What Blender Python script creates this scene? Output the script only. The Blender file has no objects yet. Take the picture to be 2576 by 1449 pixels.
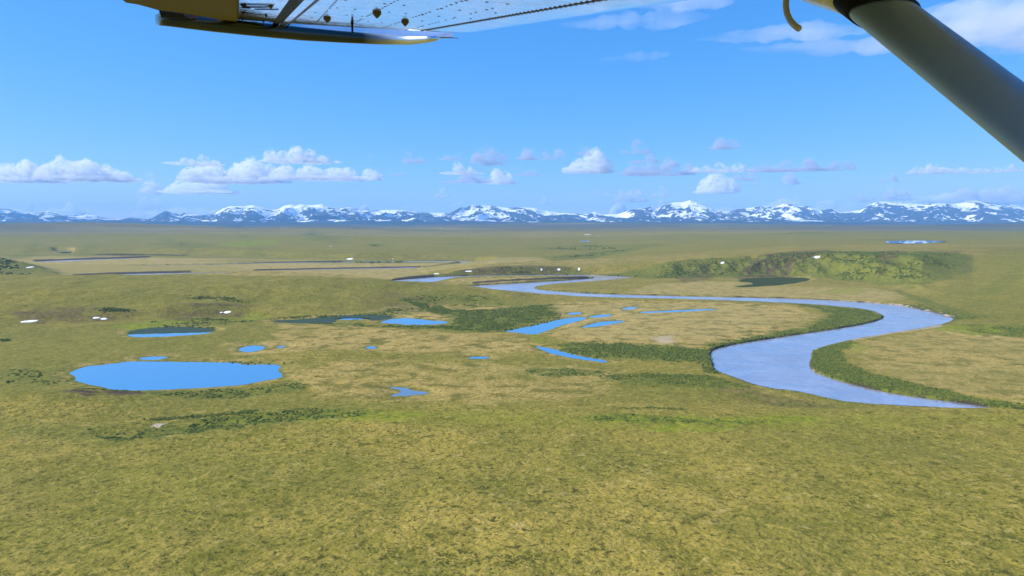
import bpy, math, random
import numpy as np
from mathutils import Vector

random.seed(7)
rng = np.random.default_rng(7)
SC = bpy.context.scene
COL = SC.collection
R = math.radians

# ------------------------------------------------------------------ camera, sky, sun, exposure
CAM_H = 150.0
FPX = 1874.0                                   # focal length in pixels of a 2576 px wide picture
PITCH = math.atan((724.5 - 560.0) / FPX)       # eye level lies above the middle of the picture
cam_data = bpy.data.cameras.new('camera')
cam = bpy.data.objects.new('camera', cam_data)
COL.objects.link(cam)
cam.location = (0, 0, CAM_H)
cam.rotation_euler = (R(90) - PITCH, 0, 0)
cam_data.sensor_width = 36.0
cam_data.lens = 36.0 * FPX / 2576.0
cam_data.clip_start = 0.05
cam_data.clip_end = 600000.0
SC.camera = cam

SUN_EL, SUN_AZ = R(35), R(-92)                 # azimuth from the view direction, left is negative
sun_dir = Vector((math.sin(SUN_AZ) * math.cos(SUN_EL), math.cos(SUN_AZ) * math.cos(SUN_EL), math.sin(SUN_EL)))
world = bpy.data.worlds.new('World')
SC.world = world
world.use_nodes = True
wn = world.node_tree
wn.nodes.clear()
w_out = wn.nodes.new('ShaderNodeOutputWorld')
w_bg = wn.nodes.new('ShaderNodeBackground')
w_sky = wn.nodes.new('ShaderNodeTexSky')
w_sky.sky_type = 'NISHITA'
w_sky.sun_disc = False
w_sky.sun_elevation = SUN_EL
w_sky.sun_rotation = SUN_AZ
w_sky.altitude = 3000
w_sky.air_density = 1.0
w_sky.dust_density = 0.0
w_sky.ozone_density = 3.0
w_bg.inputs['Strength'].default_value = 0.10
w_sep = wn.nodes.new('ShaderNodeSeparateColor')        # deepen the blue as the phone picture does
w_com = wn.nodes.new('ShaderNodeCombineColor')
wn.links.new(w_sky.outputs[0], w_sep.inputs[0])
for _i, (_gain, _pow) in enumerate(((0.44, 1.23), (1.46, 0.645), (4.13, 0.30))):
    _p = wn.nodes.new('ShaderNodeMath')
    _p.operation = 'POWER'
    _p.inputs[1].default_value = _pow
    _m = wn.nodes.new('ShaderNodeMath')
    _m.operation = 'MULTIPLY'
    _m.inputs[1].default_value = _gain
    wn.links.new(w_sep.outputs[_i], _p.inputs[0])
    wn.links.new(_p.outputs[0], _m.inputs[0])
    wn.links.new(_m.outputs[0], w_com.inputs[_i])
wn.links.new(w_com.outputs[0], w_bg.inputs['Color'])
wn.links.new(w_bg.outputs[0], w_out.inputs['Surface'])

sun_data = bpy.data.lights.new('sun', 'SUN')
sun_data.energy = 5.0
sun_data.angle = R(0.5)
sun_data.color = (1.0, 0.95, 0.87)
sun = bpy.data.objects.new('sun', sun_data)
COL.objects.link(sun)
sun.rotation_euler = sun_dir.to_track_quat('Z', 'Y').to_euler()

SC.view_settings.view_transform = 'Standard'
SC.view_settings.look = 'None'
SC.view_settings.gamma = 1.0
SC.view_settings.exposure = 0.6
SC.render.engine = 'CYCLES'
SC.cycles.use_denoising = True
SC.cycles.caustics_reflective = False
SC.cycles.sample_clamp_indirect = 8.0
SC.cycles.max_bounces = 12
SC.cycles.diffuse_bounces = 3
SC.cycles.glossy_bounces = 4
SC.cycles.volume_bounces = 6
SC.cycles.transparent_max_bounces = 24

# ------------------------------------------------------------------ helpers
CP, SP_ = math.cos(PITCH), math.sin(PITCH)


def ray(px, py):
    """direction of a picture point, scaled to unit forward (level) distance"""
    u = (px - 1288.0) / FPX
    v = (724.5 - py) / FPX
    d = np.array([u, CP + v * SP_, -SP_ + v * CP])
    return d / d[1]


def ground(px, py, z=0.0):
    d = ray(px, py)
    s = (z - CAM_H) / d[2]
    return np.array([d[0] * s, s])


def G(pts, z=0.0):
    return np.array([ground(p[0], p[1], p[2] if len(p) > 2 else z) for p in pts])


def at_dist(px, py, D):
    d = ray(px, py)
    return np.array([d[0] * D, D, CAM_H + d[2] * D])


def sstep(a, b, x):
    t = np.clip((x - a) / (b - a), 0, 1)
    return t * t * (3 - 2 * t)


_ang = np.random.default_rng(1).random(4096) * 2 * np.pi
_gx, _gy = np.cos(_ang), np.sin(_ang)


def perlin(x, y, seed=0):
    xi = np.floor(x).astype(np.int64)
    yi = np.floor(y).astype(np.int64)
    xf, yf = x - xi, y - yi

    def g(ix, iy, dx, dy):
        h = (ix * 73856093) ^ (iy * 19349663) ^ ((seed + 11) * 83492791)
        h = (h ^ (h >> 13)) * 1274126177
        h = (h ^ (h >> 16)) & 4095
        return _gx[h] * dx + _gy[h] * dy
    u = xf * xf * xf * (xf * (xf * 6 - 15) + 10)
    v = yf * yf * yf * (yf * (yf * 6 - 15) + 10)
    a = g(xi, yi, xf, yf)
    b = g(xi + 1, yi, xf - 1, yf)
    c = g(xi, yi + 1, xf, yf - 1)
    d = g(xi + 1, yi + 1, xf - 1, yf - 1)
    return (a + u * (b - a) + v * (c + u * (d - c) - a - u * (b - a))) * 1.4


def fbm(x, y, octv=3, seed=0, gain=0.5):
    t, a, s = 0, 1.0, 0
    for k in range(octv):
        t = t + a * perlin(x * 2.03 ** k + 17.3 * k, y * 2.03 ** k - 9.1 * k, seed + k)
        s += a
        a *= gain
    return t / s


def ridged(x, y, octv=4, seed=0, gain=0.5):
    t, a, s = 0, 1.0, 0
    for k in range(octv):
        t = t + a * (1 - np.abs(perlin(x * 2.07 ** k + 5.3 * k, y * 2.07 ** k + 3.1 * k, seed + k)) * 2)
        s += a
        a *= gain
    return t / s


def sd_poly(x, y, poly, margin=400.0):
    """signed distance to a polygon (negative inside), `margin` beyond the margin"""
    out = np.full(x.shape, float(margin))
    lo, hi = poly.min(0) - margin, poly.max(0) + margin
    m = (x > lo[0]) & (x < hi[0]) & (y > lo[1]) & (y < hi[1])
    if not m.any():
        return out
    px, py = x[m], y[m]
    d2 = np.full(px.shape, 1e18)
    ins = np.zeros(px.shape, bool)
    n = len(poly)
    for i in range(n):
        ax, ay = poly[i]
        bx, by = poly[(i + 1) % n]
        ex, ey = bx - ax, by - ay
        L = ex * ex + ey * ey + 1e-9
        t = np.clip(((px - ax) * ex + (py - ay) * ey) / L, 0, 1)
        dx, dy = px - ax - t * ex, py - ay - t * ey
        d2 = np.minimum(d2, dx * dx + dy * dy)
        if ay != by:
            c = ((ay > py) != (by > py)) & (px < ex * (py - ay) / (by - ay) + ax)
            ins ^= c
    d = np.sqrt(d2)
    out[m] = np.minimum(np.where(ins, -d, d), margin)
    return out


def smooth_closed(poly, it=2):
    """corner cutting, keeps traced shorelines rounded"""
    p = np.asarray(poly, float)
    for _ in range(it):
        q = np.roll(p, -1, 0)
        a, b = p * 0.75 + q * 0.25, p * 0.25 + q * 0.75
        p = np.stack([a, b], 1).reshape(-1, 2)
    return p


def mesh_obj(name, verts, faces, mat, parent=None, smooth=False):
    me = bpy.data.meshes.new(name)
    me.from_pydata([tuple(map(float, v)) for v in verts], [], [tuple(f) for f in faces])
    me.update()
    if smooth:
        me.polygons.foreach_set('use_smooth', [True] * len(me.polygons))
    o = bpy.data.objects.new(name, me)
    COL.objects.link(o)
    if mat:
        for m in (mat if isinstance(mat, (list, tuple)) else [mat]):
            me.materials.append(m)
    if parent:
        o.parent = parent
        o.matrix_parent_inverse = parent.matrix_world.inverted()
    return o


def mesh_np(name, V, F, mat, smooth=True):
    """fast mesh from numpy arrays; F is n x 3 or n x 4"""
    me = bpy.data.meshes.new(name)
    k = F.shape[1]
    me.vertices.add(len(V))
    me.vertices.foreach_set('co', np.ascontiguousarray(V, np.float32).ravel())
    me.loops.add(F.size)
    me.loops.foreach_set('vertex_index', np.ascontiguousarray(F, np.int32).ravel())
    me.polygons.add(len(F))
    me.polygons.foreach_set('loop_start', np.arange(0, F.size, k, dtype=np.int32))
    me.polygons.foreach_set('loop_total', np.full(len(F), k, np.int32))
    me.polygons.foreach_set('use_smooth', np.full(len(F), smooth, bool))
    me.update(calc_edges=True)
    me.validate()
    if mat:
        me.materials.append(mat)
    o = bpy.data.objects.new(name, me)
    COL.objects.link(o)
    return o


def tag(o, label=None, cat=None, group=None, kind=None):
    if label: o['label'] = label
    if cat: o['category'] = cat
    if group: o['group'] = group
    if kind: o['kind'] = kind
    return o


class NT:
    """small node-tree writer"""
    def __init__(self, name):
        self.mat = bpy.data.materials.new(name)
        self.mat.use_nodes = True
        self.t = self.mat.node_tree
        self.t.nodes.clear()
        self.out = self.t.nodes.new('ShaderNodeOutputMaterial')

    def n(self, typ, ins=None, **props):
        nd = self.t.nodes.new(typ)
        for k, v in props.items():
            setattr(nd, k, v)
        for k, v in (ins or {}).items():
            if isinstance(v, bpy.types.NodeSocket):
                self.t.links.new(v, nd.inputs[k])
            else:
                nd.inputs[k].default_value = v
        return nd

    def noise(self, vec, scale, detail=2.0, rough=0.5, dist=0.0):
        return self.n('ShaderNodeTexNoise', {'Vector': vec, 'Scale': scale, 'Detail': detail, 'Roughness': rough, 'Distortion': dist}).outputs['Fac']

    def ramp(self, val, a, b, c=0.0, d=1.0):
        return self.n('ShaderNodeMapRange', {'Value': val, 'From Min': a, 'From Max': b, 'To Min': c, 'To Max': d}, clamp=True).outputs['Result']

    def math(self, op, a, b=0.0):
        return self.n('ShaderNodeMath', {0: a, 1: b}, operation=op).outputs[0]

    def mix(self, fac, a, b, blend='MIX'):
        nd = self.t.nodes.new('ShaderNodeMix')
        nd.data_type = 'RGBA'
        nd.blend_type = blend
        for idx, v in ((0, fac), (6, a), (7, b)):
            if isinstance(v, bpy.types.NodeSocket):
                self.t.links.new(v, nd.inputs[idx])
            else:
                nd.inputs[idx].default_value = v if idx == 0 else (*v[:3], 1.0)
        return nd.outputs[2]

    def attr(self, name):
        return self.n('ShaderNodeAttribute', attribute_name=name).outputs['Fac']

    def done(self, surf=None, vol=None):
        if surf is not None: self.t.links.new(surf, self.out.inputs['Surface'])
        if vol is not None: self.t.links.new(vol, self.out.inputs['Volume'])
        return self.mat

# ------------------------------------------------------------------ traced outlines (picture points -> places on the ground)
RIVER = [(880,716),(960,709.5),(992,705),(1092,697),(1150,694.3),(1250,692.5),(1360,691.5),(1480,692.2),(1560,695),(1592,697.5),(1585,700),
 (1559,703),(1480,709),(1400,714),(1350,720),(1340,724),(1350,728),(1390,732),(1460,737),(1560,741),(1717,745),(1800,747),(1900,749),
 (2017,752),(2140,758.5),(2217,764),(2274,770),(2350,786),(2397,799),(2400,804),(2367,819),(2250,837),(2144,855),(2087,868),(2050,879),
 (2040,890),(2038,905),(2034,922),(2046,935),(2070,945),(2144,968),(2250,992),(2384,1009),(2484,1025),(2620,1040),(2800,1056),(2800,1064),
 (2620,1048),(2484,1034),(2344,1027),(2150,1017),(2084,1005),(2017,988),(1917,977),(1850,951),(1796,935),(1793,912),(1787,900),(1787,888),
 (1798,879),(1814,873),(1917,855),(2050,836),(2130,824),(2210,808),(2226,799),(2222,792),(2184,780),(2120,773),(2050,767),(1950,762),
 (1827,757),(1700,753),(1560,750),(1480,748),(1400,744),(1330,737),(1260,732),(1190,727),(1140,723),(1160,720.5),(1190,719.5),
 (1215,717),(1330,711),(1400,707),(1475,702),(1500,698.5),(1475,696.8),(1400,695),(1358,694.3),(1250,695.3),(1150,697.3),(1115,706),
 (1072,713),(960,722)]
RIVER_FAR = [(1000,657.5),(1100,656.5),(1149,656.5),(1200,657.6),(1239,659.5),(1239,661.8),(1200,666.5),(1159,670.5),(1059,675.5),(859,678.6),(640,682.5),
 (640,680.5),(859,676),(1059,672.5),(1125,669),(1158,665.8),(1165,663),(1150,661),(1100,659.8),(858,660.8),(667,663),(500,667.3),
 (330,669.6),(330,668),(500,665.5),(667,661),(858,658.5)]
RIVER_LEFT = [(120,702),(190,694),(300,689.3),(470,686),(600,684),(600,686),(480,688.5),(300,694),(200,700),(140,708)]
RIVER_BACK = [(80,658),(180,654),(280,651),(380,647.5),(380,649),(285,653.4),(200,657),(110,661)]

LAKES = [  # name, water level, outline, label
 ('lake', 1.2, [(172,940),(183,933),(213,922),(273,917),(317,910),(360,909),(457,911),(567,912),(592,913),(617,918),(683,916),(710,921),(697,932),(714,943),(703,952),(650,960),(617,968),(500,976),(350,983),(300,983),(233,968),(187,960),(191,948)], 'large still blue lake on the tundra, the biggest lake here'),
 ('pond', 1.2, [(343,902),(363,898),(417,896.5),(422,900),(393,905.5),(368,906)], 'small blue pond just behind the large lake'),
 ('lake', 1.2, [(318,842),(337,849),(433,846),(533,838),(528,836),(440,838.5),(350,841)], 'narrow bright blue lake below its darker upper half, under the low hill'),
 ('marsh_reflection_pool', 1.2, [(318,841),(350,840),(440,837.5),(530,835),(550,830),(500,823),(400,822),(330,831)], 'upper half of the narrow bright lake, hill reflection painted dark'),
 ('pond', 1.2, [(597,880),(612,873),(633,869),(670,871),(664,879),(640,884),(618,887)], 'ragged blue pond on pale sedge between the narrow lake and the marsh'),
 ('pond', 1.2, [(693,876),(700,870),(720,869),(716,875)], 'tiny shallow pool beside the ragged blue pond'),
 ('lake', 1.2, [(945,811),(1005,799.5),(1049,802),(1085,807),(1128,807.5),(1122,815),(1032,817.5),(992,814)], 'bright blue spindle shaped pond in the dark green marsh'),
 ('marsh_reflection_pool', 1.2, [(660,809),(800,800.5),(858,794),(925,791.5),(978,793),(996,799),(940,808),(925,801),(870,800),(840,804),(858,811),(760,814)], 'long marsh pool along the foot of the low hill, hill reflection painted dark'),
 ('pond', 1.2, [(838,803),(868,800),(924,800.5),(928,802),(880,804.5)], 'thin blue sliver of water within the long dark marsh pool'),
 ('slough', 1.2, [(1255,834),(1302,827),(1359,816),(1409,803.5),(1440,799),(1474,797.5),(1477,802),(1425,815),(1385,828),(1342,843),(1302,836)], 'widest blue slough at the edge of the dark marsh'),
 ('slough', 1.2, [(1473,797.5),(1512,791.5),(1544,791.5),(1535,795.5),(1499,799.5)], 'short blue slough reaching on from the widest slough'),
 ('slough', 1.2, [(1460,823),(1505,810),(1569,806.5),(1574,809),(1525,818),(1478,824)], 'slanting blue slough on the sedge flat nearest the river loop'),
 ('slough', 1.2, [(1420,791),(1435,786.5),(1467,785.5),(1459,790.5)], 'tiny slough between the dark marsh and the long thin slough'),
 ('slough', 1.2, [(1560,776.5),(1592,771.5),(1607,774),(1579,779.5)], 'small slough closest to the straight far stretch of the river'),
 ('slough', 1.2, [(1610,785),(1717,780),(1802,776.5),(1804,779),(1717,784),(1612,788)], 'long thin slough drawn across the sedge flat inside the river loop'),
 ('creek', 1.2, [(1346,870),(1379,876),(1405,881),(1439,892),(1502,903),(1530,909),(1526,912),(1499,909),(1459,904),(1399,893),(1365,881)], 'narrow blue creek winding beside the dark shrubs'),
 ('pond', 1.2, [(1170,902),(1192,897),(1231,897.5),(1222,903)], 'small oval pond alone on the yellow green flat'),
 ('pond', 1.2, [(917,875),(930,870.5),(948,873),(940,878)], 'tiny blue pool on the flat in front of the dark marsh'),
 ('pond', 1.2, [(975,973),(1019,974),(1029,981),(1081,987),(1070,992),(992,998),(983,994),(1013,985)], 'shallow grey blue pool closest to the foreground slope'),
 ('marsh_reflection_pool', 1.2, [(1850,708),(1884,699),(2017,697.5),(2045,703),(1984,716),(1880,723),(1840,722),(1912,713)], 'dark oxbow lake lying under the shrubby bluff'),
 ('lake', None, [(2226,609),(2237,605.5),(2390,605.5),(2340,611),(2297,612.5),(2233,611.5)], 'pale blue lake far off on the upland plain'),
 ('lake', None, [(133,629.5),(177,630.5),(183,632.5),(158,635),(145,633)], 'pale lake far away in the valley behind the low hill'),
 ('pond', None, [(1459,605),(1485,604.5),(1484,607.5),(1462,608)], 'pale far pond on the upland beyond the river bluffs'),
]

FRONT = [(-9000,1190),(-1500,1080),(0,1062),(180,1072),(330,1092),(560,1078),(800,1062),(1200,1052),(1500,1046),(1750,1040),(1950,1033),(2150,1029),(2300,1027),(2484,1026),(2700,1022),(4000,1040),(9000,1190)]
front_poly = np.vstack([G(FRONT, 11.0), [[2500, -1500], [-2500, -1500]]])
HILL = [(1475,746),(1392,762),(1330,768),(1200,772),(1080,780),(960,789),(860,794),(740,800),(620,803),(540,812),(430,816),(320,820),(180,826),(0,835),(-400,858),(-1500,900)]
hill_poly = np.vstack([G(HILL, 2.0), [[-3600, 1700], [-1500, 2010], [-420, 1990], [-160, 1850], [-40, 1720], [60, 1600]]])
UP = [(1060,690.5),(1092,690),(1160,689.7),(1250,689),(1400,689),(1500,689.5),(1600,693),(1680,698),(1760,697),(1850,697),(1960,696),(2060,700),(2150,709),(2250,728),(2310,752),(2360,772),(2400,792),(2425,806),(2420,822),(2480,834),(2580,850),(2900,900),(3600,980)]
up_poly = np.vstack([G(UP, 2.0), [[30000, 800], [60000, 40000], [40000, 60000], [-6000, 60000], [-6000, 12000], [-2600, 7000], [-900, 4300], [-200, 3300], [-150, 2900], [-330, 2500]]])
SECOND = [(-1500,632),(-300,634),(100,636),(300,638),(480,641),(700,650),(860,654),(1000,655),(1100,655),(1200,656.5),(1260,659),(1330,661),(1420,664)]
second_poly = np.vstack([G(SECOND, 2.0), [[1200, 3300], [3000, 5000], [30000, 60000], [-60000, 60000], [-60000, 6000]]])
LEFTB = [(-700,700),(-100,697),(60,694.5),(150,694),(190,690),(175,682),(110,668),(40,655),(-100,648),(-700,645)]
left_poly = G(LEFTB, 2.0)

water_polys = [(smooth_closed(G(p, 0.0), 2), 0.0) for p in (RIVER, RIVER_FAR, RIVER_LEFT, RIVER_BACK)]
lake_polys = []                                 # filled below, once the terrain is known
river_poly = water_polys[0][0]

DOMES = [  # picture column, distance, half width, half depth, height: the far rolling upland
 (-250, 9500, 2600, 1500, 84), (330, 10500, 2000, 1500, 74), (820, 9000, 1500, 1300, 44),
 (1330, 17000, 3800, 3000, 66), (1650, 15000, 3600, 2400, 40), (2100, 16000, 3800, 2500, 35), (2650, 12000, 2200, 2000, 72), (2050, 11000, 1500, 1300, 34),
 (800, 15500, 1500, 700, 58), (1080, 12500, 1800, 1300, 25), (560, 5600, 900, 500, 16), (1000, 5000, 1100, 500, 16), (200, 6400, 1000, 500, 20),
 (2300, 6000, 1500, 700, 14), (1750, 5200, 1200, 600, 10)]


def height(x, y, fine=True):
    D = np.hypot(x, y)
    az = np.arctan2(x, np.maximum(y, 1e-3))
    col = 1288 + FPX * np.tan(np.clip(az, -1.2, 1.2))
    wob = fbm(x / 140, y / 140, 3, 3)
    z = 2.6 + 0.9 * fbm(x / 70, y / 70, 3, 1)
    # low hill in the middle distance, left
    d = -sd_poly(x, y, hill_poly, 500) + 22 * wob
    hill = 31.5 * sstep(-20, 390, d) * (1 + 0.10 * fbm(x / 260, y / 260, 2, 5)) + 4.5 * fbm(x / 95, y / 95, 3, 8) * sstep(0, 120, d)
    # upland beyond the river on the right, with the gullied bluff
    gul = ridged(x / 75, y / 150, 3, 21)
    d = -sd_poly(x, y, up_poly, 1500)
    W = np.interp(col, [900, 1100, 1500, 1600, 1750, 2200, 2320, 2450, 2700], [30, 30, 40, 120, 210, 230, 260, 560, 700])
    H = np.interp(col, [900, 1080, 1160, 1250, 1500, 1650, 1800, 2000, 2300, 2700], [1.5, 3, 10, 17, 19, 34, 45, 58, 60, 60])
    bl = sstep(1600, 1780, col) * (1 - sstep(2250, 2420, col))
    dd = d + bl * (34 * gul - 13) * sstep(5, 60, d) + 8 * wob * (1 - bl) * sstep(20, 150, d)
    up = H * sstep(-0.02, 1, dd / W) + 0.012 * np.clip(d - W, 0, 2500) * sstep(2000, 1400, col)
    # lower upland on the far side of the valley
    d = -sd_poly(x, y, second_poly, 1500) + 40 * wob
    sec = 20 * sstep(0, 180, d) + 0.011 * np.clip(d - 100, 0, 1500)
    d = -sd_poly(x, y, left_poly, 500) + 14 * wob
    lf = 38 * sstep(0, 170, d)
    z = z + np.maximum.reduce([hill, up, sec, lf, np.zeros_like(z)])
    # far rolling country
    far = sstep(3800, 9000, D)
    roll = 22 * fbm(x / 2600, y / 1500, 4, 31) + 9 * fbm(x / 700, y / 450, 3, 33)
    dom = 0
    for (c, dist, rx, ry, hh) in DOMES:
        cx, cy = (c - 1288) / FPX * dist, dist
        dom = dom + hh * np.exp(-((x - cx) / rx) ** 2 - ((y - cy) / ry) ** 2)
    z = z + far * roll + dom + sstep(2300, 4000, D) * 8 * fbm(x / 520, y / 330, 3, 35)
    # the rising ground below the aircraft
    sd = sd_poly(x, y, front_poly, 900) + 10 * wob
    Wf = np.interp(col, [0, 1300, 1900, 2150], [190, 170, 60, 42])
    k = sstep(1, 0, sd / Wf)
    fz = 9.0 + 12.0 * sstep(0, 300, -sd) + 2.6 * fbm(x / 60, y / 60, 3, 41) * sstep(-10, 60, -sd)
    z = z * (1 - k) + k * fz
    # swale in front of the big lake, and the mound beside it
    m1 = G([(120, 1012)], 6)[0]
    z = z + 9 * np.exp(-((x - m1[0] + 20) / 95) ** 2 - ((y - m1[1]) / 36) ** 2)
    sw = sd_poly(x, y, SWALE, 60)
    z = z - 2.2 * sstep(12, -6, sw)
    for (p, hh, rx, ry) in HOLLOWS:
        z = z - hh * np.exp(-((x - p[0]) / rx) ** 2 - ((y - p[1]) / ry) ** 2) + hh * 0.8 * np.exp(-((x - p[0]) / rx) ** 2 - ((y - p[1] - 1.6 * ry) / ry) ** 2)
    for p in CUT:
        q = sd_poly(x, y, p, 40)
        z = z + 2.6 * sstep(4, -3, q)
    if fine:
        near = sstep(1500, 500, D)
        z = z + near * (0.50 * fbm(x / 3.6, y / 3.6, 3, 51, 0.65) + 0.35 * fbm(x / 14, y / 14, 2, 55))
        z = z + (1 - near) * sstep(9000, 2500, D) * 0.9 * fbm(x / 26, y / 26, 3, 57)
    # water beds and banks
    for (poly, wl), lake in [(w, False) for w in water_polys] + [(w, True) for w in lake_polys]:
        s = sd_poly(x, y, poly, 60)
        m = s < 40
        if not m.any():
            continue
        xs, ys, ss = x[m], y[m], s[m]
        Dm = np.hypot(xs, ys)
        wig = np.clip(Dm / 900, 0.5, 3)
        ss = ss + ((3.6 if lake else 1.4) * fbm(xs / (11 * wig), ys / (11 * wig), 4, 61, 0.6) + (1.6 if lake else 0.9) * fbm(xs / (28 * wig), ys / (28 * wig), 2, 65)) * wig
        if lake:
            bank = wl + np.where(ss > 0, 0.12 + 0.03 * ss, 0.25 * ss)
            zz = np.where(ss < 0, np.maximum(bank, wl - 2.0), z[m] * sstep(0, 22, ss) + np.minimum(bank, z[m]) * (1 - sstep(0, 22, ss)))
        else:
            bank = np.where(ss > 0, np.minimum(0.15 + 0.75 * ss, 1.9), 0.6 * ss)
            zz = np.where(ss < 0, np.maximum(bank, -2.5), np.where(z[m] > bank, z[m] * sstep(2, 24, ss) + bank * (1 - sstep(2, 24, ss)), np.maximum(z[m], bank)))
        z[m] = zz
    return z


SWALE = G([(250,1098),(380,1085),(470,1078),(560,1064),(640,1052),(800,1040),(860,1044),(760,1058),(640,1068),(560,1082),(420,1098),(300,1108)], 6)
CUT = [G(p, 1.5) for p in ([(1187,721),(1260,712),(1400,705),(1482,701),(1478,697.5),(1400,700),(1260,706),(1187,713)], [(990,704),(1092,696.5),(1090,693),(1040,696),(985,702)])]
HOLLOWS = [(G([(250, 797)], 8)[0], 4.0, 85, 26), (G([(70, 806)], 8)[0], 3.5, 60, 24), (G([(570, 783)], 10)[0], 4.5, 95, 30), (G([(440, 785)], 10)[0], 4, 60, 28)]

def hit(px, py):
    """where a picture ray first meets the ground"""
    d = ray(px, py)
    D = np.concatenate([np.linspace(250, 4200, 1600), np.geomspace(4210, 26000, 900)])
    z = CAM_H + d[2] * D
    h = height(d[0] * D, D, False)
    k = np.argmax(h > z) if (h > z).any() else len(D) - 1
    return np.array([d[0] * D[k], D[k]]), float(h[k])


for (_n, _z, _p, _l) in LAKES:
    if _z is None:                                  # far lakes lie wherever the upland carries them
        _c = np.array(_p, float).mean(0)
        _z = hit(_c[0], _c[1] + 1.0)[1] + 0.3
    lake_polys.append((smooth_closed(G(_p, _z), 1), _z))

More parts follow.
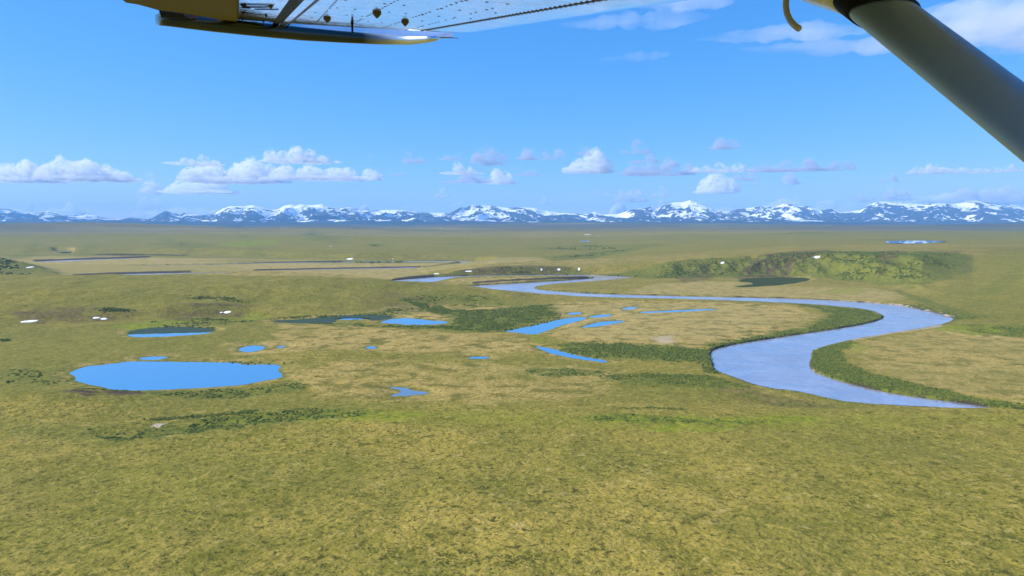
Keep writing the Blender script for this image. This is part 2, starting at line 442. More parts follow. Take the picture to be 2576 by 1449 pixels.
# ------------------------------------------------------------------ ground cover areas
# class, strength, outline in picture points, level, edge wander (m), wander wavelength (m)
COVER = [
 ('sedge', 0.95, [(930,778),(1010,770),(1200,765),(1330,772),(1330,782),(1180,790),(1080,806),(1000,800),(940,792)], 4, 16, 40),
 ('sedge', 0.75, [(700,815),(900,818),(1050,830),(1250,838),(1330,845),(1340,880),(1200,890),(1000,885),(800,880),(600,890),(560,865),(690,855)], 3, 22, 30),
 ('sedge', 0.75, [(600,865),(730,862),(740,882),(640,892),(590,890)], 3, 10, 20),
 ('sedge', 0.55, [(720,925),(900,905),(1200,915),(1450,920),(1560,930),(1500,1010),(1250,1030),(1000,1020),(800,1000),(740,960)], 3, 22, 28),
 ('sedge', 0.6, [(930,968),(1100,965),(1130,985),(1080,1005),(960,1003)], 3, 8, 18),
 ('sedge', 0.85, [(1395,760),(1560,755),(1827,760),(1980,768),(2060,790),(2020,825),(1900,850),(1760,870),(1560,868),(1420,855),(1380,845),(1420,815),(1390,790)], 3, 16, 45),
 ('sedge', 0.6, [(1560,745),(1640,715),(1760,705),(1860,710),(1870,725),(2040,722),(2200,726),(2290,750),(2200,758),(2000,750),(1800,745)], 3, 18, 60),
 ('sedge', 0.8, [(1100,712),(1160,700),(1300,697),(1460,698),(1330,708),(1220,715),(1140,718)], 2, 10, 40),
 ('sedge', 0.55, [(2150,880),(2140,860),(2250,842),(2370,830),(2450,842),(2600,866),(2700,900),(2700,1010),(2560,1008),(2400,985),(2250,950),(2160,920)], 3, 18, 35),
 ('sedge', 1.0, [(2300,832),(2380,824),(2470,838),(2600,855),(2600,862),(2470,850),(2380,838)], 3, 5, 20),
 ('sedge', 0.8, [(170,925),(215,915),(280,912),(300,918),(230,925),(180,938)], 2, 3, 10),
 ('sedge', 0.7, [(640,806),(680,803),(860,790),(930,789),(860,793),(690,808)], 2, 3, 20),
 ('sedge', 0.8, [(560,668),(700,663),(900,661),(1100,661),(1150,664),(1050,671),(860,674),(640,679)], 2, 20, 90),
 ('sedge', 0.75, [(60,655),(200,648),(420,650),(640,655),(500,664),(300,666),(100,664)], 2, 30, 100),
 ('sedge', 0.4, [(1900,965),(1960,978),(2050,995),(2120,1012),(1960,1012),(1820,985)], 4, 12, 20),
 ('sedge', 0.45, [(1240,665),(1420,662),(1540,664),(1500,674),(1250,680),(1100,684)], 10, 25, 90),
 ('sedge', 0.6, [(-200,690),(0,690),(200,692),(480,688),(640,684),(860,682),(1000,676),(1000,690),(900,700),(-200,705)], 2, 25, 80),
 ('sedge', 0.5, [(860,680),(1060,678),(1100,684),(1040,690),(980,703),(870,695)], 2, 20, 70),
 ('green', 0.6, [(915,623),(945,617),(975,622),(950,625)], 20, 25, 90),
 ('green', 0.55, [(740,580),(790,576),(850,584),(845,592),(780,588)], 80, 120, 300),
 ('green', 0.6, [(0,637),(40,634),(85,640),(30,645)], 14, 25, 90),
 ('green', 0.5, [(70,600),(90,594),(100,600),(60,615)], 60, 60, 150),
 ('green', 0.45, [(180,612),(230,596),(240,604),(200,620)], 60, 60, 150),
 ('green', 0.45, [(360,600),(420,594),(540,602),(480,608)], 60, 70, 200),
 ('green', 0.5, [(620,592),(640,606),(660,612),(630,606),(608,590)], 60, 40, 150),
 ('green', 0.4, [(460,654),(600,651),(720,655),(600,657)], 6, 20, 80),
 ('green', 0.5, [(270,690),(330,683),(480,678),(500,681),(340,688)], 3, 8, 50),
 ('green', 0.4, [(1300,617),(1460,609),(1700,614),(1500,622)], 45, 60, 200),
 ('green', 0.4, [(1900,585),(2080,580),(2100,584),(1960,588)], 80, 150, 500),
 ('green', 0.4, [(2120,607),(2240,604),(2400,607),(2240,609)], 55, 60, 200),
 ('green', 0.4, [(2380,598),(2540,600),(2440,603)], 55, 80, 300),
 ('green', 0.35, [(2420,690),(2500,676),(2580,664),(2580,672),(2500,690)], 50, 20, 50),
 ('green', 0.35, [(2430,720),(2530,727),(2580,722),(2480,735)], 30, 20, 50),
 ('lush', 0.22, [(1680,694,6),(1760,680,22),(1900,684,18),(2000,680,22),(2050,692,8),(1850,696,4)], 20, 20, 50),
 ('lush', 0.2, [(2060,672,30),(2160,656,42),(2260,690,20),(2200,706,8),(2090,696,8)], 30, 25, 60),
 ('moss', 0.6, [(-100,830),(300,815),(560,815),(700,850),(590,880),(760,915),(720,960),(780,1000),(1000,1025),(900,1050),(500,1050),(-100,1040)], 4, 26, 45),
 ('moss', 0.45, [(-300,700),(560,690),(1000,705),(1400,745),(1390,800),(900,792),(560,815),(-300,830)], 20, 40, 120),
 ('moss', 0.55, [(2260,745),(2400,700),(2480,660),(2700,640),(2700,850),(2430,825),(2400,790)], 25, 40, 90),
 ('moss', 0.5, [(1000,880),(1300,890),(1560,920),(1800,945),(1950,990),(1700,1020),(1400,1010),(1200,940)], 3, 26, 34),
 ('moss', 0.5, [(-400,600),(600,596),(1200,610),(1700,600),(2700,590),(2700,640),(2100,638),(1500,655),(700,648),(-400,632)], 25, 120, 400),
 ('moss', 0.26, [(-200,1110),(420,1120),(900,1100),(1150,1240),(900,1330),(1250,1460),(500,1600),(-400,1600)], 20, 22, 34),
 ('moss', 0.26, [(1500,1085),(2000,1090),(2700,1075),(2700,1140),(2150,1170),(1800,1130)], 15, 20, 30),
 ('moss', 0.26, [(1750,1300),(2200,1280),(2700,1360),(2700,1600),(2100,1500)], 20, 22, 30),
 ('lush', 0.32, [(560,1030),(1000,1028),(1500,1040),(2000,1044),(2600,1036),(2600,1070),(2000,1082),(1500,1074),(1000,1064),(600,1058)], 9, 14, 30),
 ('green', 0.4, [(-100,1050),(180,1062),(380,1080),(300,1112),(100,1100),(-100,1085)], 9, 14, 18),
 ('heath', 0.4, [(1810,952),(1960,988),(2120,1014),(2300,1024),(2100,1026),(1900,1012),(1800,985)], 5, 8, 16),
 ('green', 0.45, [(1850,965),(2000,1000),(2200,1022),(2000,1020),(1860,1000)], 5, 8, 16),
 ('heath', 0.6, [(1700,668),(1780,660),(1800,668),(1720,680)], 35, 14, 40),
 ('green', 0.9, [(1000,760),(1180,780),(1340,768),(1392,765),(1396,790),(1360,808),(1300,826),(1230,834),(1100,828),(950,822),(840,818),(760,812),(860,812),(1000,818),(1130,816),(1140,800)], 3, 20, 30),
 ('green', 0.95, [(2045,880),(2090,868),(2140,858),(2160,865),(2120,885),(2130,915),(2200,940),(2330,972),(2450,1000),(2600,1022),(2700,1045),(2480,1025),(2384,1009),(2250,992),(2144,968),(2070,945),(2046,935),(2036,915)], 2, 6, 14),
 ('green', 0.9, [(1500,862),(1640,868),(1760,878),(1800,876),(1917,853),(2050,834),(2210,806),(2226,798),(2184,780),(2050,767),(1980,764),(2060,778),(2090,795),(2030,822),(1900,846),(1780,866),(1800,905),(1800,935),(1770,915),(1600,905),(1480,900),(1400,886),(1400,865)], 2, 14, 22),
 ('green', 0.8, [(1540,948),(1640,938),(1780,940),(1850,955),(1900,972),(1820,975),(1700,968),(1580,965)], 4, 14, 18),
 ('green', 0.75, [(1300,930),(1420,922),(1520,930),(1500,940),(1380,945)], 4, 10, 15),
 ('green', 0.8, [(230,1108),(330,1085),(470,1060),(640,1035),(800,1022),(960,1035),(900,1052),(760,1062),(620,1080),(470,1095),(320,1112)], 8, 14, 16),
 ('green', 0.75, [(1440,1048),(1560,1036),(1660,1040),(1840,1052),(1980,1058),(1900,1066),(1700,1062),(1560,1060)], 10, 7, 14),
 ('green', 0.55, [(470,915),(600,908),(740,912),(740,925),(650,916)], 2, 6, 14),
 ('green', 0.6, [(180,968),(240,978),(310,990),(500,984),(640,972),(760,955),(780,985),(560,1012),(360,1008),(250,992)], 3, 10, 16),
 ('green', 0.80, [(1560,694,3),(1640,701,3),(1760,699,3),(1860,697,3),(1990,695,3),(2080,700,4),(2200,713,5),(2285,724,6),(2350,700,25),(2410,676,42),(2450,660,52),(2440,643,57),(2280,635,60),(2100,633,60),(2040,634,60),(1890,647,48),(1740,654,40),(1633,664,31),(1560,674,20),(1480,680,14),(1480,691,3)], 22, 26, 70),
 ('green', 0.7, [(2250,726),(2300,752),(2350,768),(2400,790),(2450,800),(2480,792),(2400,772),(2320,745)], 5, 10, 25),
 ('green', 0.55, [(2420,806),(2560,812),(2700,830),(2700,850),(2560,838),(2440,826)], 8, 12, 25),
 ('green', 0.7, [(1060,688),(1300,680),(1500,686),(1500,692),(1300,690),(1100,692)], 6, 6, 30),
 ('green', 0.75, [(-300,690),(60,694),(170,694),(180,686),(110,670),(0,655),(-300,650)], 18, 16, 60),
 ('green', 0.7, [(1360,650),(1500,638),(1640,630),(1600,640),(1480,655),(1390,660)], 20, 20, 80),
 ('green', 0.6, [(660,655),(860,648),(1000,648),(1140,655),(1000,656),(860,656)], 12, 10, 60),
 ('green', 0.45, [(840,780),(960,770),(1040,745),(1200,738),(1300,752),(1180,765),(1000,780),(880,790)], 12, 30, 50),
 ('green', 0.5, [(330,815),(420,800),(560,800),(680,802),(560,815),(440,820)], 4, 12, 25),
 ('green', 0.5, [(0,960),(0,925),(120,930),(180,945),(180,965),(80,975)], 3, 14, 20),
 ('green', 0.55, [(0,850),(20,845),(30,855),(0,860)], 4, 4, 14),
 ('lush', 0.9, [(1600,1068),(1700,1060),(1860,1062),(1840,1080),(1700,1084),(1620,1078)], 10, 6, 14),
 ('lush', 0.8, [(820,1040),(960,1032),(1080,1042),(1040,1058),(900,1060)], 8, 8, 14),
 ('lush', 0.7, [(1480,1040),(1700,1044),(2000,1042),(2200,1046),(2000,1062),(1700,1068),(1520,1062)], 10, 9, 20),
 ('lush', 0.9, [(1330,840),(1350,838),(1372,862),(1345,862)], 2, 2, 8),
 ('lush', 0.85, [(2330,824),(2400,815),(2500,818),(2520,834),(2450,842),(2390,832)], 4, 8, 20),
 ('lush', 0.6, [(2130,862),(2170,860),(2190,875),(2160,890)], 3, 5, 12),
 ('lush', 0.8, [(270,822),(350,810),(480,806),(420,820),(330,828)], 3, 8, 16),
 ('lush', 0.7, [(530,798),(620,788),(680,790),(660,802),(580,805)], 4, 8, 16),
 ('lush', 0.55, [(2040,740),(2120,722),(2180,722),(2160,738)], 3, 10, 30),
 ('lush', 0.8, [(540,622),(600,616),(700,614),(690,622),(600,627)], 14, 25, 120),
 ('lush', 0.35, [(1100,715),(1160,709),(1220,711),(1180,718)], 2, 4, 20),
 ('heath', 0.6, [(30,797),(120,786),(240,783),(330,793),(320,801),(200,804),(80,805)], 8, 20, 30),
 ('heath', 0.6, [(400,786),(440,776),(560,768),(640,770),(620,782),(520,790),(430,794)], 10, 22, 30),
 ('heath', 1.0, [(150,1012),(200,990),(270,982),(350,988),(372,1000),(330,1008),(220,1016)], 6, 6, 14),
 ('heath', 0.35, [(900,752),(960,738),(1060,740),(1120,752),(1040,765),(940,768)], 14, 14, 30),
 ('heath', 0.85, [(1840,662),(1900,652),(1960,648),(2080,642),(2100,650),(1990,658),(1900,668)], 42, 10, 40),
 ('heath', 0.7, [(2190,652),(2260,648),(2280,660),(2210,672)], 40, 10, 40),
 ('heath', 0.6, [(1100,688),(1230,680),(1360,680),(1440,684),(1400,689),(1200,690)], 6, 6, 40),
 ('heath', 0.5, [(2300,642),(2420,640),(2420,648),(2320,650)], 50, 10, 40),
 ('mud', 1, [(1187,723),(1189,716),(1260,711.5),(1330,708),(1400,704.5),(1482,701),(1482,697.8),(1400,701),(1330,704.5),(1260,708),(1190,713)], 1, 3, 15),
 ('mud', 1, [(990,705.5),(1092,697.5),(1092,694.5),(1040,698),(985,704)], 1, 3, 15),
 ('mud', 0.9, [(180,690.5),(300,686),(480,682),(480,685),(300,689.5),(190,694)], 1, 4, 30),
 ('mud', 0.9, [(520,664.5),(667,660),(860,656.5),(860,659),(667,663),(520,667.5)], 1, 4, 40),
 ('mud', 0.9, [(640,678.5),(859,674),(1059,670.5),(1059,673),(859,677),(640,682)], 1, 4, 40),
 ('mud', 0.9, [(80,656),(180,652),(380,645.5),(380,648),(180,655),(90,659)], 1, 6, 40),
 ('pale', 0.55, [(-300,640),(200,645),(700,652),(1150,657),(1240,660),(1450,664),(1300,676),(1100,684),(1050,692),(980,703),(860,690),(640,682),(400,690),(0,695),(-300,695)], 2, 30, 150),
 ('pale', 0.45, [(1550,745),(1640,715),(1860,708),(2040,722),(2200,726),(2300,752),(2200,760),(1800,746)], 2, 25, 90),
 ('pale', 0.18, [(2140,862),(2370,828),(2480,840),(2700,880),(2700,1010),(2400,990),(2180,930)], 2, 25, 60),
 ('pale', 0.4, [(1400,770),(1820,762),(2040,790),(1800,860),(1440,850)], 2, 25, 60),
 ('bare', 0.9, [(2226,764),(2274,768),(2350,783),(2402,797),(2402,802),(2350,789),(2270,772)], 0.5, 2, 10),
 ('bare', 0.6, [(2060,836),(2250,836),(2367,818),(2370,824),(2250,841),(2144,858)], 1, 2, 10),
 ('bare', 0.55, [(1990,752),(2140,757),(2217,763),(2217,765),(2140,760),(1990,754)], 0.5, 2, 12),
 ('bare', 0.6, [(2028,915),(2036,912),(2050,935),(2075,945),(2060,948),(2030,930)], 0.5, 1.5, 8),
 ('bare', 0.9, [(378,1080),(395,1073),(416,1074),(400,1081)], 6, 2, 6),
 ('bare', 0.5, [(1640,850),(1690,845),(1700,862),(1660,866)], 2, 5, 10),
 ('bare', 0.45, [(1360,694),(1460,693),(1560,697),(1592,699.5),(1592,697),(1500,691.5),(1380,690.5)], 1, 2, 20),
]
cover_polys = [(c, s, G(p, z), a, l) for (c, s, p, z, a, l) in COVER]


def covers(x, y):
    out = {k: np.zeros_like(x) for k in ('sedge', 'green', 'lush', 'heath', 'bare', 'mud', 'pale', 'moss', 'haze_tone')}
    for i, (c, s, poly, amp, lam) in enumerate(cover_polys):
        d = sd_poly(x, y, poly, max(60, amp * 4))
        m = d < amp * 3
        if not m.any():
            continue
        n = fbm(x[m] / lam, y[m] / lam, 4, 100 + i, 0.6)
        v = sstep(amp * 0.55, -amp * 0.55, d[m] + amp * 1.7 * n) * s
        out[c][m] = np.maximum(out[c][m], v)
    # ground colour darkened far out so the blue haze shows stronger
    D = np.hypot(x, y)
    out['haze_tone'] = sstep(4500, 14000, D + 3500 * fbm(x / 5200, y / 2600, 4, 91)) * sstep(-0.55, 0.1, fbm(x / 2600, y / 900, 3, 95))
    # damp bank vegetation all along the river
    d = sd_poly(x, y, river_poly, 40)
    out['green'] = np.maximum(out['green'], 0.6 * sstep(14, 2, d + 8 * perlin(x / 22, y / 22, 9)) * (d > 0))
    # wet sedge fringe round the lakes
    for i, (poly, wl) in enumerate(lake_polys):
        d = sd_poly(x, y, poly, 40)
        m = d < 30
        if m.any():
            n = fbm(x[m] / 13, y[m] / 13, 3, 700 + i)
            out['green'][m] = np.maximum(out['green'][m], 0.75 * sstep(7.5, 1.5, d[m] + 9 * n))
            out['sedge'][m] = np.maximum(out['sedge'][m], 0.6 * sstep(20, 6, d[m] - 14 * n))
    return out

# ------------------------------------------------------------------ ground materials
def ground_material():
    t = NT('tundra')
    pos = t.n('ShaderNodeNewGeometry').outputs['Position']
    n120 = t.noise(pos, 1 / 150, 4, 0.6)
    n25 = t.noise(pos, 1 / 26, 5, 0.65, 0.3)
    n6 = t.noise(pos, 1 / 5.5, 4, 0.7, 0.2)
    n15 = t.noise(pos, 1 / 1.5, 3, 0.75)
    n900 = t.noise(pos, 1 / 700, 5, 0.65)
    n3 = t.noise(pos, 1 / 3.4, 3, 0.65, 0.4)
    n4000 = t.noise(pos, 1 / 3500, 4, 0.6)
    olive = (0.160, 0.154, 0.0170)
    tan = (0.325, 0.262, 0.0500)
    c = t.mix(t.ramp(n25, 0.36, 0.62), olive, tan)
    c = t.mix(t.ramp(n120, 0.44, 0.60, 0, 0.65), c, (0.135, 0.150, 0.0150))
    c = t.mix(t.ramp(n6, 0.52, 0.66, 0, 0.75), c, (0.350, 0.272, 0.0640))
    c = t.mix(t.ramp(n6, 0.47, 0.33, 0, 0.7), c, (0.075, 0.080, 0.009))
    c = t.mix(t.ramp(n15, 0.54, 0.70, 0, 0.6), c, (0.380, 0.305, 0.085))
    c = t.mix(t.ramp(n15, 0.46, 0.34, 0, 0.8), c, (0.050, 0.050, 0.008))
    c = t.mix(t.ramp(n3, 0.435, 0.36, 0, 0.92), c, (0.026, 0.031, 0.005))  # dark flecks painted for the shadows among the tussocks
    c = t.mix(t.ramp(n900, 0.42, 0.62, 0, 0.5), c, (0.185, 0.172, 0.026))
    c = t.mix(t.ramp(n900, 0.44, 0.32, 0, 0.5), c, (0.100, 0.105, 0.015))
    c = t.mix(t.ramp(n4000, 0.40, 0.60, 0, 0.5), c, (0.200, 0.170, 0.055))
    c = t.mix(t.math('MULTIPLY', t.attr('haze_tone'), 0.85), c, (0.050, 0.052, 0.036))
    n9 = t.noise(pos, 1 / 10.0, 3, 0.6, 0.6)
    c = t.mix(t.ramp(n9, 0.375, 0.32, 0, 0.75), c, (0.055, 0.066, 0.008))
    c = t.mix(t.ramp(n9, 0.62, 0.70, 0, 0.55), c, (0.40, 0.325, 0.11))
    c = t.mix(t.attr('moss'), c, t.mix(t.ramp(n6, 0.36, 0.64), t.mix(n25, (0.070, 0.086, 0.012), (0.115, 0.125, 0.018)), (0.185, 0.180, 0.030)))
    # dry sedge, streaked with wet green
    sd = t.mix(t.ramp(n6, 0.36, 0.62), (0.260, 0.200, 0.045), (0.430, 0.330, 0.115))
    sd = t.mix(t.ramp(n25, 0.51, 0.40, 0, 0.85), sd, (0.090, 0.092, 0.014))
    sd = t.mix(t.ramp(n3, 0.44, 0.34, 0, 0.7), sd, (0.05, 0.05, 0.012))
    sd = t.mix(t.ramp(n120, 0.52, 0.64, 0, 0.5), sd, (0.150, 0.150, 0.022))
    c = t.mix(t.attr('sedge'), c, sd)
    c = t.mix(t.math('MULTIPLY', t.attr('pale'), 0.75), c, t.mix(n120, (0.270, 0.235, 0.080), (0.38, 0.315, 0.125)))
    gr = t.mix(t.ramp(n6, 0.38, 0.62), (0.072, 0.098, 0.016), (0.155, 0.172, 0.026))
    gr = t.mix(t.ramp(n15, 0.5, 0.3, 0, 0.7), gr, (0.020, 0.034, 0.008))
    c = t.mix(t.attr('green'), c, gr)
    lu = t.mix(t.ramp(n6, 0.38, 0.62), (0.115, 0.165, 0.010), (0.215, 0.245, 0.018))
    c = t.mix(t.math('MULTIPLY', t.attr('lush'), t.ramp(n25, 0.34, 0.55)), c, lu)
    he = t.mix(t.ramp(n6, 0.4, 0.6), (0.036, 0.028, 0.016), (0.100, 0.066, 0.042))
    c = t.mix(t.math('MULTIPLY', t.attr('heath'), t.ramp(n25, 0.38, 0.56)), c, he)
    c = t.mix(t.attr('bare'), c, t.mix(n6, (0.28, 0.24, 0.17), (0.46, 0.41, 0.32)))
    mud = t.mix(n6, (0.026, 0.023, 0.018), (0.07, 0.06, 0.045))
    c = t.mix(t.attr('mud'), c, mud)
    c = t.mix(1.0, c, (1.14, 1.05, 1.0), 'MULTIPLY')
    bmp = t.n('ShaderNodeBump', {'Height': t.math('ADD', t.math('MULTIPLY', n15, 0.7), t.math('MULTIPLY', n6, 2.2)), 'Strength': 1.0, 'Distance': 0.6})
    b = t.n('ShaderNodeBsdfPrincipled', {'Base Color': c, 'Roughness': 0.95, 'Specular IOR Level': 0.08, 'Normal': bmp.outputs[0]})
    return t.done(b.outputs[0])


def water_material(name, diff, gloss, rough, fac, wave, wscale):
    t = NT(name)
    pos = t.n('ShaderNodeNewGeometry').outputs['Position']
    kw = {}
    if wave:
        sep = t.n('ShaderNodeMapping', {'Vector': pos, 'Scale': (1.0, 1.0, 1.0)}).outputs[0]
        nz = t.noise(sep, wscale, 3, 0.6, 0.4)
        nb = t.noise(sep, wscale / 9, 3, 0.6, 0.8)
        bump = t.n('ShaderNodeBump', {'Height': t.math('ADD', nz, t.math('MULTIPLY', nb, 3.0)), 'Strength': 1.0, 'Distance': wave})
        kw['Normal'] = bump.outputs[0]
        big = t.noise(sep, 1 / 38, 4, 0.6, 1.0)
        fine = t.noise(sep, 1 / 7.0, 3, 0.65, 0.6)
        diffc = t.mix(t.ramp(big, 0.35, 0.65), diff, tuple(v * 0.70 for v in diff))
        diffc = t.mix(t.ramp(fine, 0.40, 0.62, 0, 0.4), diffc, (diff[0] * 0.62, diff[1] * 0.6, diff[2] * 0.58))
        facs = t.ramp(t.noise(sep, 1 / 60, 4, 0.65, 1.2), 0.35, 0.65, fac - 0.10, fac + 0.06)
    else:
        diffc, facs = (*diff, 1), fac
    d = t.n('ShaderNodeBsdfDiffuse', {'Color': diffc, **kw})
    g = t.n('ShaderNodeBsdfGlossy', {'Color': (*gloss, 1), 'Roughness': rough, **kw})
    m = t.n('ShaderNodeMixShader', {0: facs, 1: d.outputs[0], 2: g.outputs[0]})
    return t.done(m.outputs[0])


M_GROUND = ground_material()
M_RIVER = water_material('river_water', (0.350, 0.360, 0.400), (0.93, 0.95, 1.0), 0.12, 0.46, 0.06, 1 / 4.0)
M_MARSH_REFLECTION = water_material('marsh_reflection_water', (0.046, 0.062, 0.024), (0.80, 0.88, 0.9), 0.05, 0.08, 0, 1)  # dark colour holds the hill's reflection on two of the pools
M_SHALLOW = water_material('shallow_water', (0.16, 0.17, 0.15), (0.92, 0.96, 1.0), 0.05, 0.50, 0, 1)
M_LAKE = water_material('lake_water', (0.03, 0.10, 0.20), (0.92, 0.96, 1.0), 0.015, 0.82, 0, 1)

# ------------------------------------------------------------------ the ground sheet: rings round the point below the camera
def build_ground():
    fine = np.radians(np.linspace(-42, 42, 1150))
    rest = np.radians(np.concatenate([np.linspace(42, 180, 60)[1:], np.linspace(-180, -42, 60)[1:-1]]))
    az = np.concatenate([fine, rest])
    Ds = [4, 12, 25, 45, 70, 100, 130, 160, 185, 205, 220, 232, 242]
    D = 250.0
    while D < 4200:
        Ds.append(D)
        step = D * D * 4.6e-6
        step = min(step, 6 if D < 2500 else 12)
        D += max(step, 0.28)
    while D < 41000:
        Ds.append(D)
        D *= 1.012
    Ds = np.array(Ds)
    A, DD = np.meshgrid(az, Ds)
    x, y = (np.sin(A) * DD), (np.cos(A) * DD)
    z = height(x.ravel(), y.ravel()).reshape(x.shape)
    nr, nc = x.shape
    V = np.stack([x.ravel(), y.ravel(), z.ravel()], 1)
    V = np.vstack([V, [[0, 0, z[0].mean()]]])
    i = np.arange(nr - 1)[:, None] * nc
    j = np.arange(nc)[None, :]
    j2 = (j + 1) % nc
    F = np.stack([i + j, i + nc + j, i + nc + j2, i + j2], -1).reshape(-1, 4)
    F = F[:, ::-1]
    o = mesh_np('ground', V, F, M_GROUND, True)
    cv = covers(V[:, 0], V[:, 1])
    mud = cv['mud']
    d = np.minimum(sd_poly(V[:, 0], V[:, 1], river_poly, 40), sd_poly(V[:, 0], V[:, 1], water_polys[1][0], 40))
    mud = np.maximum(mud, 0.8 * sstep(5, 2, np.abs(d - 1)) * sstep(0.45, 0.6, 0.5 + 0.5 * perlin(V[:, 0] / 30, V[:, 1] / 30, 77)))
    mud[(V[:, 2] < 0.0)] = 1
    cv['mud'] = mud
    for k, v in cv.items():
        a = o.data.attributes.new(k, 'FLOAT', 'POINT')
        a.data.foreach_set('value', np.ascontiguousarray(v, np.float32))
    tag(o, 'rolling green and tan tundra ground reaching to the mountains', kind='structure')
    return o


build_ground()

# ------------------------------------------------------------------ water sheets
def water_sheet(name, poly, z, mat, label, grow):
    c = poly
    # push the outline outwards so that the bank itself makes the shoreline
    nxt, prv = np.roll(c, -1, 0), np.roll(c, 1, 0)
    tg = nxt - prv
    nrm = np.stack([tg[:, 1], -tg[:, 0]], 1)
    nrm /= np.linalg.norm(nrm, axis=1, keepdims=True) + 1e-9
    area = 0.5 * np.sum(c[:, 0] * nxt[:, 1] - nxt[:, 0] * c[:, 1])
    g = np.minimum(grow, grow)
    c2 = c + nrm * (g if area > 0 else -g)
    from mathutils.geometry import tessellate_polygon
    tri = tessellate_polygon([[Vector((p[0], p[1], 0)) for p in c2]])
    V = [(p[0], p[1], z) for p in c2]
    F = []
    for a, b, d in tri:
        pa, pb, pd = c2[a], c2[b], c2[d]
        cr = (pb[0] - pa[0]) * (pd[1] - pa[1]) - (pb[1] - pa[1]) * (pd[0] - pa[0])
        F.append((a, b, d) if cr > 0 else (a, d, b))
    return tag(mesh_obj(name, V, F, mat), label, kind='structure')


water_sheet('river', water_polys[0][0], 0.0, M_RIVER, 'wide silty blue river winding in loops through the valley', 2.5)
water_sheet('river', water_polys[1][0], 0.0, M_RIVER, 'far loop of the river beyond the dark cut bank', 5)
water_sheet('river', water_polys[2][0], 0.0, M_RIVER, 'stretch of river showing behind the crest of the low hill', 5)
water_sheet('river', water_polys[3][0], 0.0, M_RIVER, 'thinnest and farthest stretch of river in the valley', 6)
for (nm, _, _, lab), (poly, z) in zip(LAKES, lake_polys):
    water_sheet(nm, poly, z, M_MARSH_REFLECTION if nm == 'marsh_reflection_pool' else M_SHALLOW if 'shallow' in lab else M_LAKE, lab, 3.0)

# ------------------------------------------------------------------ willow thickets and dwarf shrubs (nobody could count them)
def shrub_material(name, a, b, c):
    t = NT(name)
    g = t.n('ShaderNodeNewGeometry')
    rnd = g.outputs['Random Per Island']
    col = t.mix(t.ramp(rnd, 0.0, 0.6), a, b)
    col = t.mix(t.ramp(rnd, 0.75, 1.0), col, c)
    n = t.noise(g.outputs['Position'], 1.6, 3, 0.7)
    col = t.mix(t.ramp(n, 0.4, 0.65, 0, 0.6), col, tuple(v * 0.6 for v in a))
    bsdf = t.n('ShaderNodeBsdfPrincipled', {'Base Color': col, 'Roughness': 0.85, 'Specular IOR Level': 0.15})
    return t.done(bsdf.outputs[0])


M_WILLOW = shrub_material('willow_leaves', (0.068, 0.100, 0.020), (0.130, 0.160, 0.028), (0.200, 0.215, 0.040))
M_DWARF = shrub_material('dwarf_shrub_leaves', (0.065, 0.072, 0.010), (0.105, 0.108, 0.016), (0.16, 0.145, 0.03))


def clump_templates(n, seed, squash):
    r = np.random.default_rng(seed)
    out = []
    for k in range(n):
        V, F = [], []
        for lump in range(4):
            ox, oy = r.normal(0, 0.34, 2)
            sc = r.uniform(0.42, 0.72)
            b = len(V)
            rings, seg = 3, 7
            for i in range(rings):
                ph = (i / rings) * math.pi / 2
                for j in range(seg):
                    th = 2 * math.pi * (j + 0.5 * i) / seg
                    q = sc * r.uniform(0.7, 1.25)
                    V.append((ox + q * math.cos(ph) * math.cos(th), oy + q * math.cos(ph) * math.sin(th), (q * math.sin(ph) - (0.15 if i == 0 else 0)) * squash))
            V.append((ox, oy, sc * r.uniform(0.8, 1.2) * squash))
            top = len(V) - 1
            for i in range(rings - 1):
                for j in range(seg):
                    p0, p1 = b + i * seg + j, b + i * seg + (j + 1) % seg
                    F += [(p0, p1, p1 + seg), (p0, p1 + seg, p0 + seg)]
            for j in range(seg):
                F.append((b + (rings - 1) * seg + j, b + (rings - 1) * seg + (j + 1) % seg, top))
        out.append((np.array(V), np.array(F)))
    return out


def scatter(name, pts, size, hgt, mat, label, seed, squash=0.8):
    r = np.random.default_rng(seed)
    tp = clump_templates(12, seed, squash)
    z = height(pts[:, 0], pts[:, 1], True)
    which = r.integers(0, 12, len(pts))
    Vs, Fs, off = [], [], 0
    for k in range(12):
        m = which == k
        if not m.any():
            continue
        V, F = tp[k]
        a = r.random(m.sum()) * 2 * math.pi
        s = size[m]
        c, sn = np.cos(a)[:, None], np.sin(a)[:, None]
        X = (V[None, :, 0] * c - V[None, :, 1] * sn) * s[:, None] + pts[m, 0][:, None]
        Y = (V[None, :, 0] * sn + V[None, :, 1] * c) * s[:, None] + pts[m, 1][:, None]
        Z = V[None, :, 2] * (s * hgt[m])[:, None] + z[m][:, None]
        n, q = X.shape
        Vs.append(np.stack([X, Y, Z], -1).reshape(-1, 3))
        Fs.append((F[None] + (np.arange(n) * q)[:, None, None]).reshape(-1, 3) + off)
        off += n * q
    o = mesh_np(name, np.vstack(Vs), np.vstack(Fs), mat, False)
    tag(o, label, kind='stuff')
    return o


def fill(poly, spacing, keep=None):
    lo, hi = poly.min(0), poly.max(0)
    n = int((hi[0] - lo[0]) * (hi[1] - lo[1]) / spacing ** 2)
    p = lo + rng.random((n, 2)) * (hi - lo)
    return p[sd_poly(p[:, 0], p[:, 1], poly, 60) < 0]


def dry(p, m=1.5):
    ok = np.ones(len(p), bool)
    for poly, _ in water_polys + lake_polys:
        ok &= sd_poly(p[:, 0], p[:, 1], poly, 30) > m
    return p[ok]


